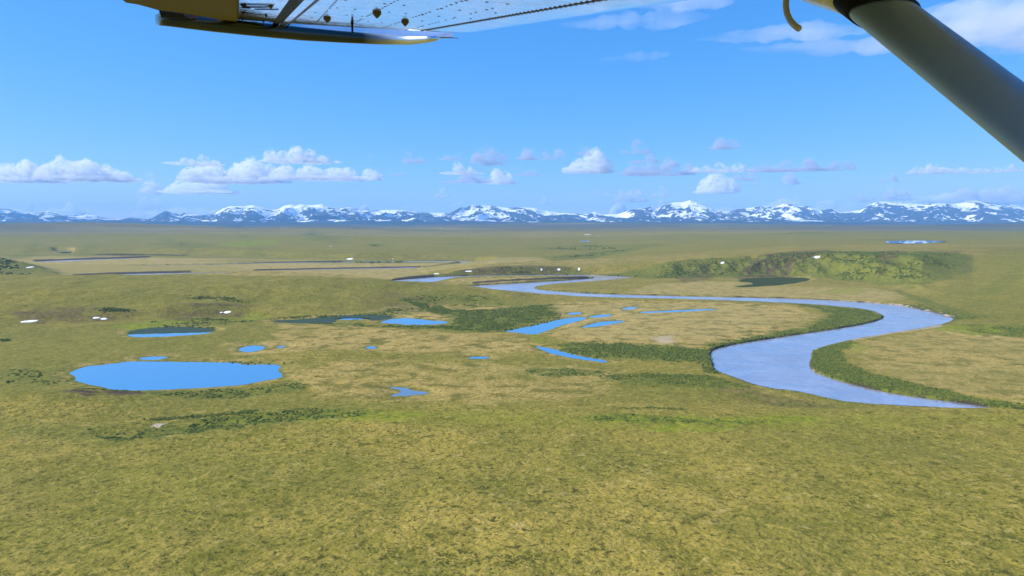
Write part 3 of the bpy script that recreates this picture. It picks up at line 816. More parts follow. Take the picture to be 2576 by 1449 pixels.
def build_willows():
    P, S = [], []
    for (c, s, px, z, amp, lam) in COVER:
        if c != 'green':
            continue
        poly = G(px, z)
        D = np.hypot(*poly.mean(0))
        sp = np.interp(D, [500, 900, 1500, 2200, 3500], [2.3, 2.7, 3.6, 6.0, 14])
        p = fill(poly, sp)
        if not len(p):
            continue
        p = p[rng.permutation(len(p))[:9000]]
        cv = covers(p[:, 0], p[:, 1])['green']
        cv = cv * sstep(0, D / 16, -sd_poly(p[:, 0], p[:, 1], poly, 60) + D / 30 * (0.4 + fbm(p[:, 0] / (D / 25), p[:, 1] / (D / 25), 3, 430))) if D > 1500 else cv
        patch = 0.5 + fbm(p[:, 0] / (9 + D / 90), p[:, 1] / (9 + D / 90), 3, 400)
        big = fbm(p[:, 0] / (D / 22), p[:, 1] / (D / 14), 2, 420)
        p = p[(cv * (0.45 + patch + (0.9 if D < 1500 else 1.9) * big) > 0.42 + 0.55 * rng.random(len(p)))]
        P.append(p)
        S.append(np.interp(D, [500, 900, 2000, 3500], [0.95, 1.25, 2.6, 4.5]) * rng.uniform(0.55, 1.45, len(p)))
    # taller hedge of willows on the cut side of the near river bend, and other tall clumps
    for line, n, w, sz in (([(2226, 803), (2050, 834), (1917, 853), (1820, 869), (1790, 886), (1784, 905), (1790, 935)], 900, 5, 1.7),
                           ([(1500, 868), (1620, 884), (1760, 892)], 700, 16, 1.5), ([(2290, 766), (2350, 780), (2410, 797), (2440, 800)], 380, 9, 2.0),
                           ([(2060, 880), (2050, 910), (2080, 940), (2160, 968), (2300, 1000)], 500, 5, 1.2),
                           ([(380, 1074), (440, 1068), (520, 1062), (600, 1056), (640, 1048)], 420, 3.0, 0.95),
                           ([(260, 797), (330, 796)], 160, 5, 1.6), ([(480, 775), (560, 771), (600, 776)], 220, 7, 1.6), ([(210, 985), (290, 983)], 150, 4, 1.1),
                           ([(1260, 832), (1330, 822), (1392, 800), (1394, 785)], 300, 6, 1.4), ([(400, 823), (480, 821), (530, 824)], 200, 4, 1.5), ([(690, 800), (860, 792), (960, 789)], 260, 5, 1.6),
                           ([(1520, 945), (1640, 942), (1740, 945)], 350, 5, 1.2), ([(1560, 1044), (1640, 1041), (1720, 1046)], 200, 2.5, 0.8)):
        q = G(line, 3.0)
        t = rng.random(n) * (len(q) - 1)
        i = np.minimum(t.astype(int), len(q) - 2)
        f = (t - i)[:, None]
        p = q[i] * (1 - f) + q[i + 1] * f + rng.normal(0, w, (n, 2))
        P.append(p)
        S.append(sz * rng.uniform(0.5, 1.4, n))
    P, S = np.vstack(P), np.concatenate(S)
    ok = np.ones(len(P), bool)
    for poly, _ in water_polys + lake_polys:
        ok &= sd_poly(P[:, 0], P[:, 1], poly, 30) > 1.0 + 0.0 * S
    P, S = P[ok], S[ok]
    print('willows', len(P))
    scatter('willow_shrubs', P, S, rng.uniform(0.7, 1.2, len(P)), M_WILLOW, 'dense dark green willow thickets lining the banks and bluffs', 11)


def build_dwarf():
    n = 90000
    D = 1 / np.sqrt(rng.uniform(1 / 640 ** 2, 1 / 245 ** 2, n))
    a = np.radians(rng.uniform(-40, 40, n))
    p = np.stack([np.sin(a) * D, np.cos(a) * D], 1)
    pat = fbm(p[:, 0] / 30, p[:, 1] / 18, 4, 501, 0.6) + 0.7 * fbm(p[:, 0] / 150, p[:, 1] / 90, 2, 505)
    p = p[pat > 0.16 + 0.5 * rng.random(n)]
    p = dry(p)[:26000]
    print('dwarf', len(p))
    scatter('dwarf_shrubs', p, rng.uniform(0.22, 0.62, len(p)) * (1 + 0.5 * (rng.random(len(p)) > 0.93)), rng.uniform(0.45, 0.8, len(p)), M_DWARF, 'low dark dwarf shrubs dotted over the foreground tundra', 13, 0.6)
    # the same scrub thinner on the flats and the low hill behind
    n = 60000
    D = 1 / np.sqrt(rng.uniform(1 / 2000 ** 2, 1 / 620 ** 2, n))
    a = np.radians(rng.uniform(-38, 38, n))
    p = np.stack([np.sin(a) * D, np.cos(a) * D], 1)
    pat = fbm(p[:, 0] / 60, p[:, 1] / 40, 4, 511, 0.6)
    p = dry(p[pat > 0.20 + 0.4 * rng.random(n)], 4)[:12000]
    scatter('dwarf_shrubs', p, np.interp(np.hypot(p[:, 0], p[:, 1]), [600, 2000], [0.6, 1.5]) * rng.uniform(0.5, 1.3, len(p)), rng.uniform(0.3, 0.55, len(p)), M_DWARF, 'sparse low scrub on the valley flats and the low hill', 17, 0.6)


build_willows()
build_dwarf()

# ------------------------------------------------------------------ leftover snow patches
def snow_material():
    t = NT('old_snow')
    pos = t.n('ShaderNodeNewGeometry').outputs['Position']
    c = t.mix(t.ramp(t.noise(pos, 0.5, 4, 0.6), 0.5, 0.75, 0, 0.35), (0.90, 0.90, 0.91), (0.66, 0.62, 0.58))
    return t.done(t.n('ShaderNodeBsdfDiffuse', {'Color': c}).outputs[0])


M_SNOW = snow_material()
SNOW = [  # column, row, width, height (picture points), label
 (71, 809.5, 34, 5, 'flat white snow patch alone at the left end of the brown hollow'),
 (240, 801, 18, 4, 'left one of a pair of small snow patches under the dark shrub bank'),
 (261, 802, 16, 4, 'right one of a pair of small snow patches under the dark shrub bank'),
 (572, 785.5, 20, 5, 'rounded snow patch in the reddish hollow of the low hill'),
 (555, 787, 10, 3.4, 'tiny snow patch just left of the rounded one in the reddish hollow'),
 (881, 652, 22, 5, 'long snow patch below the far terrace, across the valley'),
 (988, 651, 5, 5, 'dot of snow below the far terrace, right of the long patch'),
 (1097, 689, 17, 5, 'snow patch at the left end of the dark river cut bank'),
 (1180, 683, 26, 2.5, 'thin strip of snow along the top of the dark cut bank'),
 (1362, 679, 5, 5, 'dot of snow on the dark cut bank'),
 (1406, 679, 9, 5, 'small wedge of snow on the cut bank, middle of three'),
 (1456, 677.5, 9, 7, 'triangular snow patch on the cut bank near the green bluff'),
 (1818, 662, 11, 5, 'small slanting snow patch high on the green bluff'),
 (2051, 648.5, 26, 4.5, 'longest snow patch, at the brown lip of the green bluff'),
 (76, 673, 16, 3, 'small snow patch on the dark bluff at the far left'),
 (1478, 590, 22, 3.5, 'broken snow patch far out on the bluish upland'),
 (832, 619, 11, 3, 'tiny snow patch far out on the green upland'),
 (1108, 573.5, 6, 2.5, 'speck of snow far away below the mountains'),
 (2330, 783, 60, 2.2, 'pale strip of ice and sand along the outer bank of the river bend'),
]
for k, (cx, cy, w, hh, lab) in enumerate(SNOW[:-1]):
    c = hit(cx, cy)[0]
    D = np.hypot(*c)
    W = 0.85 * w / FPX * D / 2
    nb = 26
    th = np.linspace(0, 2 * math.pi, nb, endpoint=False)
    rim = 1 + 0.5 * fbm(np.cos(th) * 1.6 + k * 3, np.sin(th) * 1.6, 3, 600 + k)
    dirv = c / D
    per = np.array([dirv[1], -dirv[0]])
    # how far back it reaches: as deep as its height in the picture asks for on this slope
    top, bot = hit(cx, cy - hh / 2)[0], hit(cx, cy + hh / 2)[0]
    dep = np.clip(np.linalg.norm(top - bot) / 2, W * 0.12, max(W * 0.7, 6))
    V, F = [], []
    rr = (0.0, 0.45, 0.8, 0.95, 1.02)
    tall = (1.0, 0.9, 0.62, 0.3, -0.4)
    thick = max(0.2, 0.25 / FPX * D)
    P = np.array([c + per * (math.cos(a) * W * q * r_) + dirv * (math.sin(a) * dep * q * r_) for q in rr for a, r_ in zip(th, rim)])
    Z = height(P[:, 0], P[:, 1], False) + np.repeat(np.array(tall), nb) * thick
    V = np.column_stack([P, Z])
    for i in range(len(rr) - 1):
        for j in range(nb):
            a, b = i * nb + j, i * nb + (j + 1) % nb
            F.append((a, a + nb, b + nb, b))
    o = mesh_np('snow_patch', V, np.array(F), M_SNOW, True)
    tag(o, lab, 'snow patch', 'leftover snow patches on the tundra')

# ------------------------------------------------------------------ snow-streaked mountains
SKYLINE = [(-900,535),(-700,526),(-500,533),(-300,524),(-120,530),(0,522),(43,527),(67,532),(100,538),(115,532),(130,530),(147,535),(167,540),(187,542),(207,541),(222,538),(240,541),(260,547),(283,551),(310,551),(337,547),(360,550),(387,549),(403,539),(420,531),(437,534),(457,539),(470,535),(490,538),(510,542),(533,540),(550,534),(563,526),(583,519),(617,519),(640,516),(663,522),(687,529),(703,527),(720,517),(738,515),(747,518),(758,514),(777,517),(800,515.5),(813,514),(827,520),(853,526),
 (884,521),(905,525),(939,531),(955,529),(992,528),(1025,530),(1059,535),(1092,536),(1132,537),(1159,522),(1172,523),(1187,516),(1212,517),(1242,519),(1275,523),(1302,522),(1345,523),(1372,530),(1405,535),(1442,537),(1479,539),(1495,532),(1512,539),(1552,539),(1589,527),(1622,524),(1637,519),(1652,526),(1669,517),(1692,510),(1717,509),(1734,504),(1751,510),(1777,519),(1801,530),(1831,532),(1857,525),(1884,523),(1909,518),(1931,520),(1947,520),(1977,510),(2004,519),(2031,518),(2061,529),(2091,525),(2111,534),(2131,533),(2157,529),(2184,514),(2207,507),(2237,509),(2271,512),(2311,514),(2351,511),(2397,512),(2421,507),(2447,505),(2477,510),(2517,515),(2544,515),(2576,524),(2700,518),(2900,530),(3100,520),(3400,528)]


def mountain_material():
    t = NT('mountain_rock_and_snow')
    pos = t.n('ShaderNodeNewGeometry').outputs['Position']
    n = t.noise(pos, 1 / 260, 5, 0.7)
    n2 = t.noise(pos, 1 / 1800, 4, 0.6)
    rock = t.mix(n2, (0.026, 0.030, 0.046), (0.056, 0.056, 0.074))  # blue of the distant haze tinted into the rock colour
    rock = t.mix(t.ramp(t.attr('low'), 0.0, 1.0), rock, (0.045, 0.050, 0.036))
    s = t.math('ADD', t.attr('snow'), t.math('MULTIPLY', t.math('SUBTRACT', n, 0.5), 0.8))
    c = t.mix(t.ramp(s, 0.47, 0.52), rock, (0.95, 0.95, 0.95))
    bmp = t.n('ShaderNodeBump', {'Height': n, 'Strength': 0.6, 'Distance': 60.0})
    b = t.n('ShaderNodeBsdfDiffuse', {'Color': c, 'Normal': bmp.outputs[0]})
    return t.done(b.outputs[0])


def build_mountains():
    cols = np.linspace(-700, 3300, 1500)
    az = np.arctan((cols - 1288) / FPX)
    Ds = np.concatenate([np.linspace(17500, 24000, 60)[:-1], np.linspace(24000, 34500, 200), np.linspace(34800, 39500, 16)])
    sk = np.array(SKYLINE, float)
    e = np.interp(cols, sk[:, 0], sk[:, 1])
    A, DD = np.meshgrid(az, Ds)
    C = np.meshgrid(cols, Ds)[0]
    E = np.meshgrid(e, Ds)[0]
    Y = DD * np.ones_like(A)
    X = np.tan(A) * Y
    # distance of the crest line, wandering
    Dr = 31000 + 1800 * fbm(X[0] / 9000, X[0] * 0 + 3.3, 3, 201)[None, :] + 0 * DD
    Zr = CAM_H + Dr * ((560.0 - E) / FPX)                       # crest height from its elevation
    t = (DD - 22500) / (Dr - 22500)
    wx = (X + 480 * fbm(X / 2000, Y / 2000, 3, 205)) * 1.9
    wy = (Y + 480 * fbm(X / 2000, Y / 2000, 3, 209)) * 1.5
    spur = ridged(wx / 2300, wy / 5200, 5, 211, 0.52)           # ridges run towards the plain
    front = np.clip(t, 0, 1)
    prof = front ** 1.55
    amp = 4 * front * (1 - front)
    z = 50 + (Zr - 50) * prof * (1 + 0.62 * amp * (spur - 0.55)) + 180 * amp * (spur - 0.5)
    # lower foothills in front
    foot = ridged(wx / 3800, wy / 2200, 4, 221)
    z = z + 210 * np.exp(-((DD - 24500) / 2300) ** 2) * np.clip(foot - 0.15, 0, 1) * sstep(0.15, 0.8, 0.5 + fbm(X / 7000, Y / 7000, 2, 223))
    back = np.clip(t - 1, 0, 2)
    z = np.where(t > 1, Zr * (1 - sstep(0, 0.55, back)) + 40 * sstep(0, 0.55, back), z)
    # nothing in front of the crest may rise above the traced skyline
    lim = CAM_H + DD * ((560.0 - E) / FPX) * (0.985 - 0.12 * (1 - front))
    z = np.where(t < 1, np.minimum(z, np.maximum(lim, 60)), z)
    low0 = 45 + 170 * sstep(-0.7, 0.1, t) * np.clip(0.6 + 1.2 * fbm(X / 5200, Y / 1900, 4, 251), 0.05, 1.5) + 40 * np.clip(foot - 0.4, 0, 1)
    z = np.maximum(z * (t > -0.02), low0) - 60 * sstep(19500, 17500, DD)
    nr, nc = z.shape
    V = np.stack([X.ravel(), Y.ravel(), z.ravel()], 1)
    i = np.arange(nr - 1)[:, None] * nc
    j = np.arange(nc - 1)[None, :]
    F = np.stack([i + j, i + j + 1, i + nc + j + 1, i + nc + j], -1).reshape(-1, 4)
    o = mesh_np('mountains', V, F, mountain_material(), True)
    # snow: gullies, ledges and the high ground
    gz_y, gz_x = np.gradient(z)
    dx = np.gradient(X, axis=1)
    dy = np.gradient(Y, axis=0)
    sx, sy = gz_x / dx, gz_y / dy
    from_gully = 0.62 - spur
    aspect = np.clip(-sx * 1.2, -0.6, 0.6)                      # lee slopes, turned to the right
    alt = (z - 300) / 620
    band = fbm(wx / 1500, wy / 500, 3, 231)
    snow = 0.33 + 0.85 * from_gully + 0.28 * aspect + 0.30 * np.clip(alt, -1.6, 0.9) + 0.42 * band + 0.25 * fbm(X / 6000, Y / 6000, 2, 233)
    lowband = sstep(0.42, 0.62, fbm(wx / 2600, wy / 420, 3, 241) + 0.25) * sstep(130, 200, z) * (z < 330)
    snow = np.maximum(snow, lowband * 0.62)
    snow = np.clip(snow, 0, 1) * sstep(110, 210, z)
    low = sstep(260, 100, z)
    for k, v in (('snow', snow), ('low', low)):
        a = o.data.attributes.new(k, 'FLOAT', 'POINT')
        a.data.foreach_set('value', np.ascontiguousarray(v.ravel(), np.float32))
    tag(o, 'long range of blue mountains streaked with snow along the skyline', kind='structure')


build_mountains()

# ------------------------------------------------------------------ haze: the air between the camera and the mountains
def build_haze():
    t = NT('haze_air')
    v = t.n('ShaderNodeVolumePrincipled', {'Color': (0.24, 0.56, 1.0, 1), 'Density': HAZE_DENSITY, 'Anisotropy': 0.0})
    m = t.done(vol=v.outputs[0])
    x, y0, y1, z0, z1 = 42500, -42500, 42500, -12, 1150
    V = [(-x, y0, z0), (x, y0, z0), (x, y1, z0), (-x, y1, z0), (-x, y0, z1), (x, y0, z1), (x, y1, z1), (-x, y1, z1)]
    F = [(0, 3, 2, 1), (4, 5, 6, 7), (0, 1, 5, 4), (1, 2, 6, 5), (2, 3, 7, 6), (3, 0, 4, 7)]
    tag(mesh_obj('haze', V, F, m), 'thin blue haze over the far plain and mountains', kind='stuff')


HAZE_DENSITY = 2.7e-5
build_haze()

# ------------------------------------------------------------------ clouds: closed lumpy bodies of scattering mist
def cloud_material(name, dens, film, col=(0.985, 0.985, 0.99), size=260.0, lo=0.36, hi=0.56, stretch=1.0):
    t = NT(name)
    pos = t.n('ShaderNodeNewGeometry').outputs['Position']
    mp = t.n('ShaderNodeMapping', {'Vector': pos, 'Scale': (1.0 / size / stretch, 1.0 / size / stretch, 1.35 / size)}).outputs[0]
    n = t.noise(mp, 1.0, 4, 0.6, 0.3)
    rho = t.ramp(n, lo, hi, 0.0, dens)
    v = t.n('ShaderNodeVolumePrincipled', {'Color': (*col, 1), 'Density': rho, 'Anisotropy': 0.15})
    tr = t.n('ShaderNodeBsdfTransparent')
    d = t.n('ShaderNodeBsdfDiffuse', {'Color': (0.9, 0.9, 0.92, 1)})
    m = t.n('ShaderNodeMixShader', {0: t.ramp(n, lo, hi + 0.1, film * 0.15, film), 1: tr.outputs[0], 2: d.outputs[0]})
    return t.done(m.outputs[0], v.outputs[0])


M_CUM = cloud_material('cumulus_mist', 0.0095, 0.04, (0.925, 0.94, 0.965), 170.0, 0.455, 0.63)
M_GREY = cloud_material('grey_cloud_mist', 0.0068, 0.03, (0.66, 0.71, 0.845), 260.0, 0.42, 0.64, 1.6)  # shade of the grey clouds put into the mist colour
M_PALE = cloud_material('pale_cloud_mist', 0.0030, 0.02, (0.86, 0.89, 0.95), 420.0, 0.42, 0.64, 1.8)  # paler mist colour stands in for haze on the low far clouds
M_THIN = cloud_material('thin_cloud_mist', 0.0012, 0.01, (0.92, 0.945, 0.98), 600.0, 0.36, 0.66, 1.6)
CLOUD_BASE = 1500.0


def make_cloud(x0, x1, ytop, ybase, kind, seed, D=None, peaks=None):
    r = np.random.default_rng(seed)
    e = (560.0 - ybase) / FPX
    if D is None:
        D = (CLOUD_BASE - CAM_H) / max(e, 0.012)
    if D > 41000:
        D = max(D, 62000.0)
    base = at_dist((x0 + x1) / 2, ybase, D)
    W = (x1 - x0) / FPX * D / 2
    H = (ybase - ytop) / FPX * D
    if kind == 'c' and W > H * 1.5:
        H *= 0.90
    dep = min(W * 0.75, max(H * 2.2, W * 0.3))
    n_r, n_t = 26, 110
    rr = np.sin(np.linspace(0, 1, n_r) * math.pi / 2)[1:]
    th = np.linspace(0, 2 * math.pi, n_t, endpoint=False)
    edge = 1 + 0.16 * fbm(np.cos(th) * 1.7 + seed, np.sin(th) * 1.7, 3, seed) * 2
    Rg, Tg = np.meshgrid(rr, th, indexing='ij')
    X = Rg * np.cos(Tg) * edge[None, :] * W
    Y = Rg * np.sin(Tg) * edge[None, :] * dep
    if peaks is None:
        k = max(3, int(W / max(H, 1) * 1.8))
        peaks = [(r.uniform(-0.75, 0.75), r.uniform(0.4, 1.0) if i else 1.0) for i in range(min(k, 10))]
    top = np.zeros_like(X)
    for (u, hh) in peaks:
        for j in range(3):
            cx = u * W + r.normal(0, 0.10) * W
            cy = r.uniform(-0.35, 0.35) * dep
            rad = max(0.55 * H, W * 0.16) * r.uniform(0.7, 1.3)
            q = 1 - ((X - cx) / rad) ** 2 - ((Y - cy) / (rad * 1.2)) ** 2
            top = np.maximum(top, hh * H * np.clip(q, 0, 1) ** 0.38 * (1.0 if j == 0 else r.uniform(0.55, 0.95)))
    lam = max(H * 0.42, 50.0)
    puff = 1 - np.abs(fbm(X / lam + seed, Y / lam, 4, seed + 5, 0.55)) * 2
    top = top * (0.62 + 0.5 * puff) + 0.16 * H * (1 + fbm(X / (lam * 2), Y / (lam * 2), 3, seed + 9))
    fall = np.sqrt(np.clip(1 - Rg ** 2, 0, 1)) ** 0.5
    top = top * fall
    bot = -0.10 * H * fall * (1 + 0.8 * fbm(X / lam, Y / lam, 3, seed + 3))
    top[-1] = bot[-1] = 0
    nr = len(rr)
    V = [np.array([[0, 0, top[0].mean()]]), np.stack([X, Y, top], -1).reshape(-1, 3), np.stack([X[:-1], Y[:-1], bot[:-1]], -1).reshape(-1, 3), np.array([[0, 0, bot[0].mean()]])]
    V = np.vstack(V)
    F = []
    ti = lambda i, j: 1 + i * n_t + j % n_t
    bi = lambda i, j: ti(i, j) if i == nr - 1 else 1 + nr * n_t + i * n_t + j % n_t
    last = len(V) - 1
    for j in range(n_t):
        F.append((0, ti(0, j), ti(0, j + 1)))
        F.append((last, bi(0, j + 1), bi(0, j)))
        for i in range(nr - 1):
            a, b, c, d = ti(i, j), ti(i + 1, j), ti(i + 1, j + 1), ti(i, j + 1)
            F += [(a, b, c), (a, c, d)]
            a, b, c, d = bi(i, j), bi(i, j + 1), bi(i + 1, j + 1), bi(i + 1, j)
            F += [(a, b, c), (a, c, d)]
    o = mesh_np('cloud', V, np.array(F), {'c': M_CUM, 'g': M_PALE if ybase >= 486 else M_GREY, 't': M_THIN}[kind], True)
    o.location = base
    o.rotation_euler = (0, 0, -math.atan2(base[0], base[1]))
    return o


CLOUDS = [
 (-70, 160, 405, 454, 'c', [(-0.55, 0.8), (-0.1, 0.9), (0.15, 1.0), (0.6, 0.5)], 'white cumulus bank cut by the left picture edge'),
 (105, 345, 394, 451, 'c', [(-0.75, 0.8), (-0.45, 1.0), (-0.1, 0.85), (0.3, 0.6), (0.7, 0.35)], 'long cumulus tapering to the right, beside the bank at the left picture edge'),
 (415, 562, 388, 413, 'c', [(-0.2, 0.6), (0.3, 1.0)], 'flat white cap cloud above the left end of the largest cloud bank'),
 (470, 720, 398, 456, 'c', [(-0.7, 0.7), (-0.4, 0.9), (0.0, 0.8), (0.35, 1.0), (0.7, 0.8)], 'left half of the largest cloud bank, white tops over a grey base'),
 (670, 960, 408, 450, 'c', [(-0.7, 0.9), (-0.2, 0.8), (0.3, 0.7), (0.75, 0.8)], 'right half of the largest cloud bank, flat and grey'),
 (656, 848, 369, 407, 'c', [(-0.65, 1.0), (-0.3, 0.7), (0.1, 1.0), (0.55, 0.4)], 'two humped white cloud floating above the largest cloud bank'),
 (415, 602, 443, 484, 'c', [(-0.6, 0.7), (-0.1, 0.8), (0.4, 1.0)], 'low white cloud hanging under the largest cloud bank'),
 (343, 425, 455, 486, 'g', None, 'small soft cloud at the left end below the largest bank'),
 (365, 400, 432, 450, 't', None, 'faint grey puff left of the largest cloud bank'),
 (348, 414, 497, 528, 't', None, 'slanting grey wisp between the low cloud and the mountains'),
 (52, 84, 503, 528, 'g', None, 'small white plume rising over the mountains at the left'),
 (95, 290, 514, 545, 't', None, 'pale low cloud lying behind the leftmost mountains'),
 (330, 600, 524, 548, 't', None, 'thin white cloud bank behind the mountain with the long left slope'),
 (926, 948, 385, 396, 'g', None, 'tiny grey cloudlet above the right end of the largest bank'),
 (1008, 1082, 381, 408, 'g', [(-0.4, 1.0), (0.3, 0.5)], 'small grey cloud, the first to the right of the largest bank'),
 (1098, 1170, 387, 402, 'g', None, 'thin grey cloud streak between two small grey clouds'),
 (1188, 1284, 371, 412, 'g', [(-0.6, 0.8), (-0.1, 1.0), (0.5, 0.5)], 'squarish grey cloud in the middle of the sky'),
 (1304, 1432, 371, 398, 'g', [(-0.6, 0.9), (0.0, 0.6), (0.6, 0.9)], 'long flat grey cloud left of the brightest cumulus'),
 (1448, 1492, 371, 389, 'g', None, 'small grey puff just above the brightest cumulus'),
 (1412, 1550, 380, 431, 'c', [(-0.18, 0.8), (0.12, 1.0), (0.32, 0.95), (0.5, 0.6), (-0.7, 0.2)], 'brightest white cumulus, tall heap with a flat grey base'),
 (1106, 1216, 408, 437, 'c', [(-0.1, 1.0), (0.4, 0.6)], 'dome shaped cloud with a white cap under the squarish grey cloud'),
 (1095, 1245, 437, 458, 'g', None, 'flat grey cloud layer beneath the dome shaped cloud'),
 (1210, 1306, 427, 460, 'c', [(-0.3, 1.0), (0.3, 0.7)], 'white topped cloud joined to the right end of the flat grey layer'),
 (1288, 1364, 427, 441, 'g', None, 'flat grey sliver right of the white topped cloud'),
 (974, 1024, 430, 441, 'g', None, 'small flat grey cloud right of and below the largest bank'),
 (1218, 1248, 414, 427, 't', None, 'faint grey scrap under the squarish grey cloud'),
 (1280, 1314, 417, 427, 't', None, 'faint flat scrap above the grey sliver'),
 (1087, 1132, 474, 496, 'g', None, 'small hooked grey cloud low over the middle mountains'),
 (1354, 1404, 496, 513, 'g', [(-0.3, 1.0), (0.5, 0.5)], 'small grey white puff low over the gap in the mountains'),
 (1542, 1630, 477, 506, 'g', [(-0.6, 0.9), (0.0, 0.9), (0.5, 1.0)], 'broad soft grey cloud above the sharp snowy peak'),
 (1632, 1694, 472, 493, 'g', None, 'soft grey cloud right of the broad soft one'),
 (1468, 1548, 478, 490, 't', None, 'thin dark streaks left of the broad soft grey cloud'),
 (1564, 1644, 355, 383, 'g', [(0.0, 1.0), (0.4, 0.7)], 'grey cloud above the left end of the long cloud bar'),
 (1578, 1656, 387, 408, 'g', None, 'ragged grey cloud just over the long cloud bar'),
 (1783, 1870, 346, 372, 'g', [(-0.3, 1.0), (0.4, 0.8)], 'highest grey cloud, alone above the long cloud bar'),
 (1550, 1762, 400, 437, 'g', [(-0.7, 0.6), (-0.2, 0.8), (0.3, 1.0), (0.8, 0.8)], 'left and thickest section of the long cloud bar'),
 (1730, 1910, 405, 431, 'c', [(-0.6, 0.6), (0.0, 0.9), (0.5, 0.8)], 'middle section of the long cloud bar, pale topped'),
 (1890, 2145, 401, 427, 'g', [(-0.7, 0.5), (-0.3, 0.8), (0.1, 1.0), (0.7, 0.9)], 'right section of the long cloud bar, tapering to a point'),
 (1915, 2005, 420, 432, 'g', None, 'flat grey slip beneath the right section of the long cloud bar'),
 (1748, 1862, 440, 483, 'c', [(-0.5, 0.8), (-0.2, 1.0), (0.3, 0.8), (0.6, 0.7)], 'round white cumulus below the long cloud bar'),
 (1842, 1918, 430, 452, 'g', None, 'grey white puff right above the round white cumulus'),
 (1968, 2024, 435, 462, 'g', None, 'smudged grey cloud right of the round white cumulus'),
 (1893, 1913, 454, 464, 'g', None, 'tiny dark cloudlet between the round cumulus and the smudged cloud'),
 (2214, 2260, 438, 457, 'g', None, 'small grey cloud alone near the strut'),
 (2278, 2440, 411, 434, 'c', [(-0.6, 0.8), (-0.2, 1.0), (0.3, 0.6), (0.8, 0.4)], 'long flat cloud ending beside the strut'),
 (2425, 2620, 415, 432, 'c', [(-0.3, 0.7), (0.2, 1.0)], 'flat cloud passing behind the strut'),
 (2146, 2212, 484, 506, 'g', None, 'grey scrap at the left end of the low cloud deck on the right'),
 (2214, 2305, 474, 502, 'g', [(-0.5, 1.0), (0.2, 0.7)], 'pale cloud in the low deck on the right, over a snowy ridge'),
 (2318, 2650, 473, 510, 'g', [(-0.6, 0.7), (-0.2, 0.9), (0.1, 1.0), (0.7, 0.8)], 'widest cloud of the low deck on the right'),
 (1780, 2180, 504, 545, 't', [(-0.8, 0.6), (-0.3, 0.8), (0.1, 1.0), (0.7, 0.9)], 'long pale cloud bank behind the mountains on the right'),
 (2120, 2700, 494, 540, 't', None, 'hazy white cloud bank behind the rightmost mountains'),
 (1522, 1576, 512, 545, 'c', None, 'small white cumulus peeping over the low gap left of the sharp peak'),
 (905, 928, 515, 535, 'c', None, 'tiny white cloud tip peeping over the ridge in the middle'),
 (1655, 1680, 504, 525, 'c', None, 'tiny white cloud tip beside the sharp snowy peak'),
 (1000, 1095, 512, 524, 't', None, 'faint streak of cloud low over the middle ridge'),
 (1124, 1182, 504, 518, 't', None, 'faint grey cloud resting over the middle mountain'),
]
for i, (x0, x1, yt, yb, kind, pk, lab) in enumerate(CLOUDS):
    o = make_cloud(x0, x1, yt, yb, kind, 300 + i * 7, None, pk)
    tag(o, lab, 'cloud', 'low clouds drifting above the mountains')

# high thin cloud, upper right
M_CIRRUS = cloud_material('high_cloud_mist', 0.0009, 0.006, (0.985, 0.985, 0.99), 700.0, 0.36, 0.72, 3.5)


def make_streak(x0, y0, x1, y1, thick, seed, lab, wide=1.0, tilt=0.0):
    D = 21000.0
    a, b = at_dist(x0, y0, D), at_dist(x1, y1, D)
    c = (a + b) / 2
    W = np.linalg.norm(b - a) / 2
    T = thick / FPX * D / 2
    n_u, n_v = 130, 22
    u = np.linspace(-1, 1, n_u)
    v = np.linspace(0, 2 * math.pi, n_v, endpoint=False)
    U, Vv = np.meshgrid(u, v, indexing='ij')
    taper = np.sqrt(np.clip(1 - np.abs(U) ** 2.2, 0, 1)) * (0.55 + 0.45 * sstep(-1, 0.4, U))
    wob = 1 + 0.55 * fbm(U * 4 + seed, U * 0 + seed * 0.3, 4, seed) * 1.6 + 0.25 * fbm(U * 9, np.cos(Vv) * 1.5 + seed, 3, seed + 2)
    X = U * W
    Z = T * taper * np.sin(Vv) * wob + T * 0.35 * fbm(U * 2.5, U * 0 + 4.4, 3, seed + 4)
    Y = T * 2.4 * wide * taper * np.cos(Vv) * wob
    V = np.stack([X, Y, Z], -1).reshape(-1, 3)
    F = []
    for i in range(n_u - 1):
        for j in range(n_v):
            p, q = i * n_v + j, i * n_v + (j + 1) % n_v
            F += [(p, q, q + n_v), (p, q + n_v, p + n_v)]
    o = mesh_np('cloud', V, np.array(F), M_CIRRUS, True)
    o.location = c
    dx = b - a
    o.rotation_euler = (0, -math.atan2(dx[2], np.hypot(dx[0], dx[1])), math.atan2(dx[1], dx[0]))
    tag(o, lab, 'cloud', 'high thin clouds behind the strut')


make_streak(1745, 98, 2290, 62, 44, 901, 'upper of two thin white streaks running behind the strut')
make_streak(1850, 128, 2300, 112, 38, 902, 'lower of two thin white streaks running behind the strut')
make_streak(1500, 152, 1690, 136, 22, 903, 'faint short wisp below the wing on open sky')
make_streak(1400, 66, 1790, 38, 44, 904, 'pale veil of cloud just under the wing leading edge')
make_streak(1600, 18, 1850, 4, 30, 907, 'pale veil of cloud touching the top of the picture by the wing')
make_streak(2230, 60, 2760, 40, 120, 905, 'broad white cloud filling the corner beyond the strut')
make_streak(2270, 112, 2780, 108, 62, 906, 'lower edge of pale cloud beyond the strut, under the broad one')

# ------------------------------------------------------------------ the aircraft one sits in: wing, strut and fittings
PHI = R(17.0)
AF = np.array([math.cos(PHI), math.sin(PHI), 0.0])      # towards the nose
AL = np.array([-math.sin(PHI), math.cos(PHI), 0.0])     # out along the wing
EYE = np.array([0.0, 0.0, CAM_H])
WA, WB = 0.25, 0.20                                     # wing underside: height above the eye, rise along the span


def ac(f, l, z):
    return EYE + f * AF + l * AL + np.array([0, 0, z])


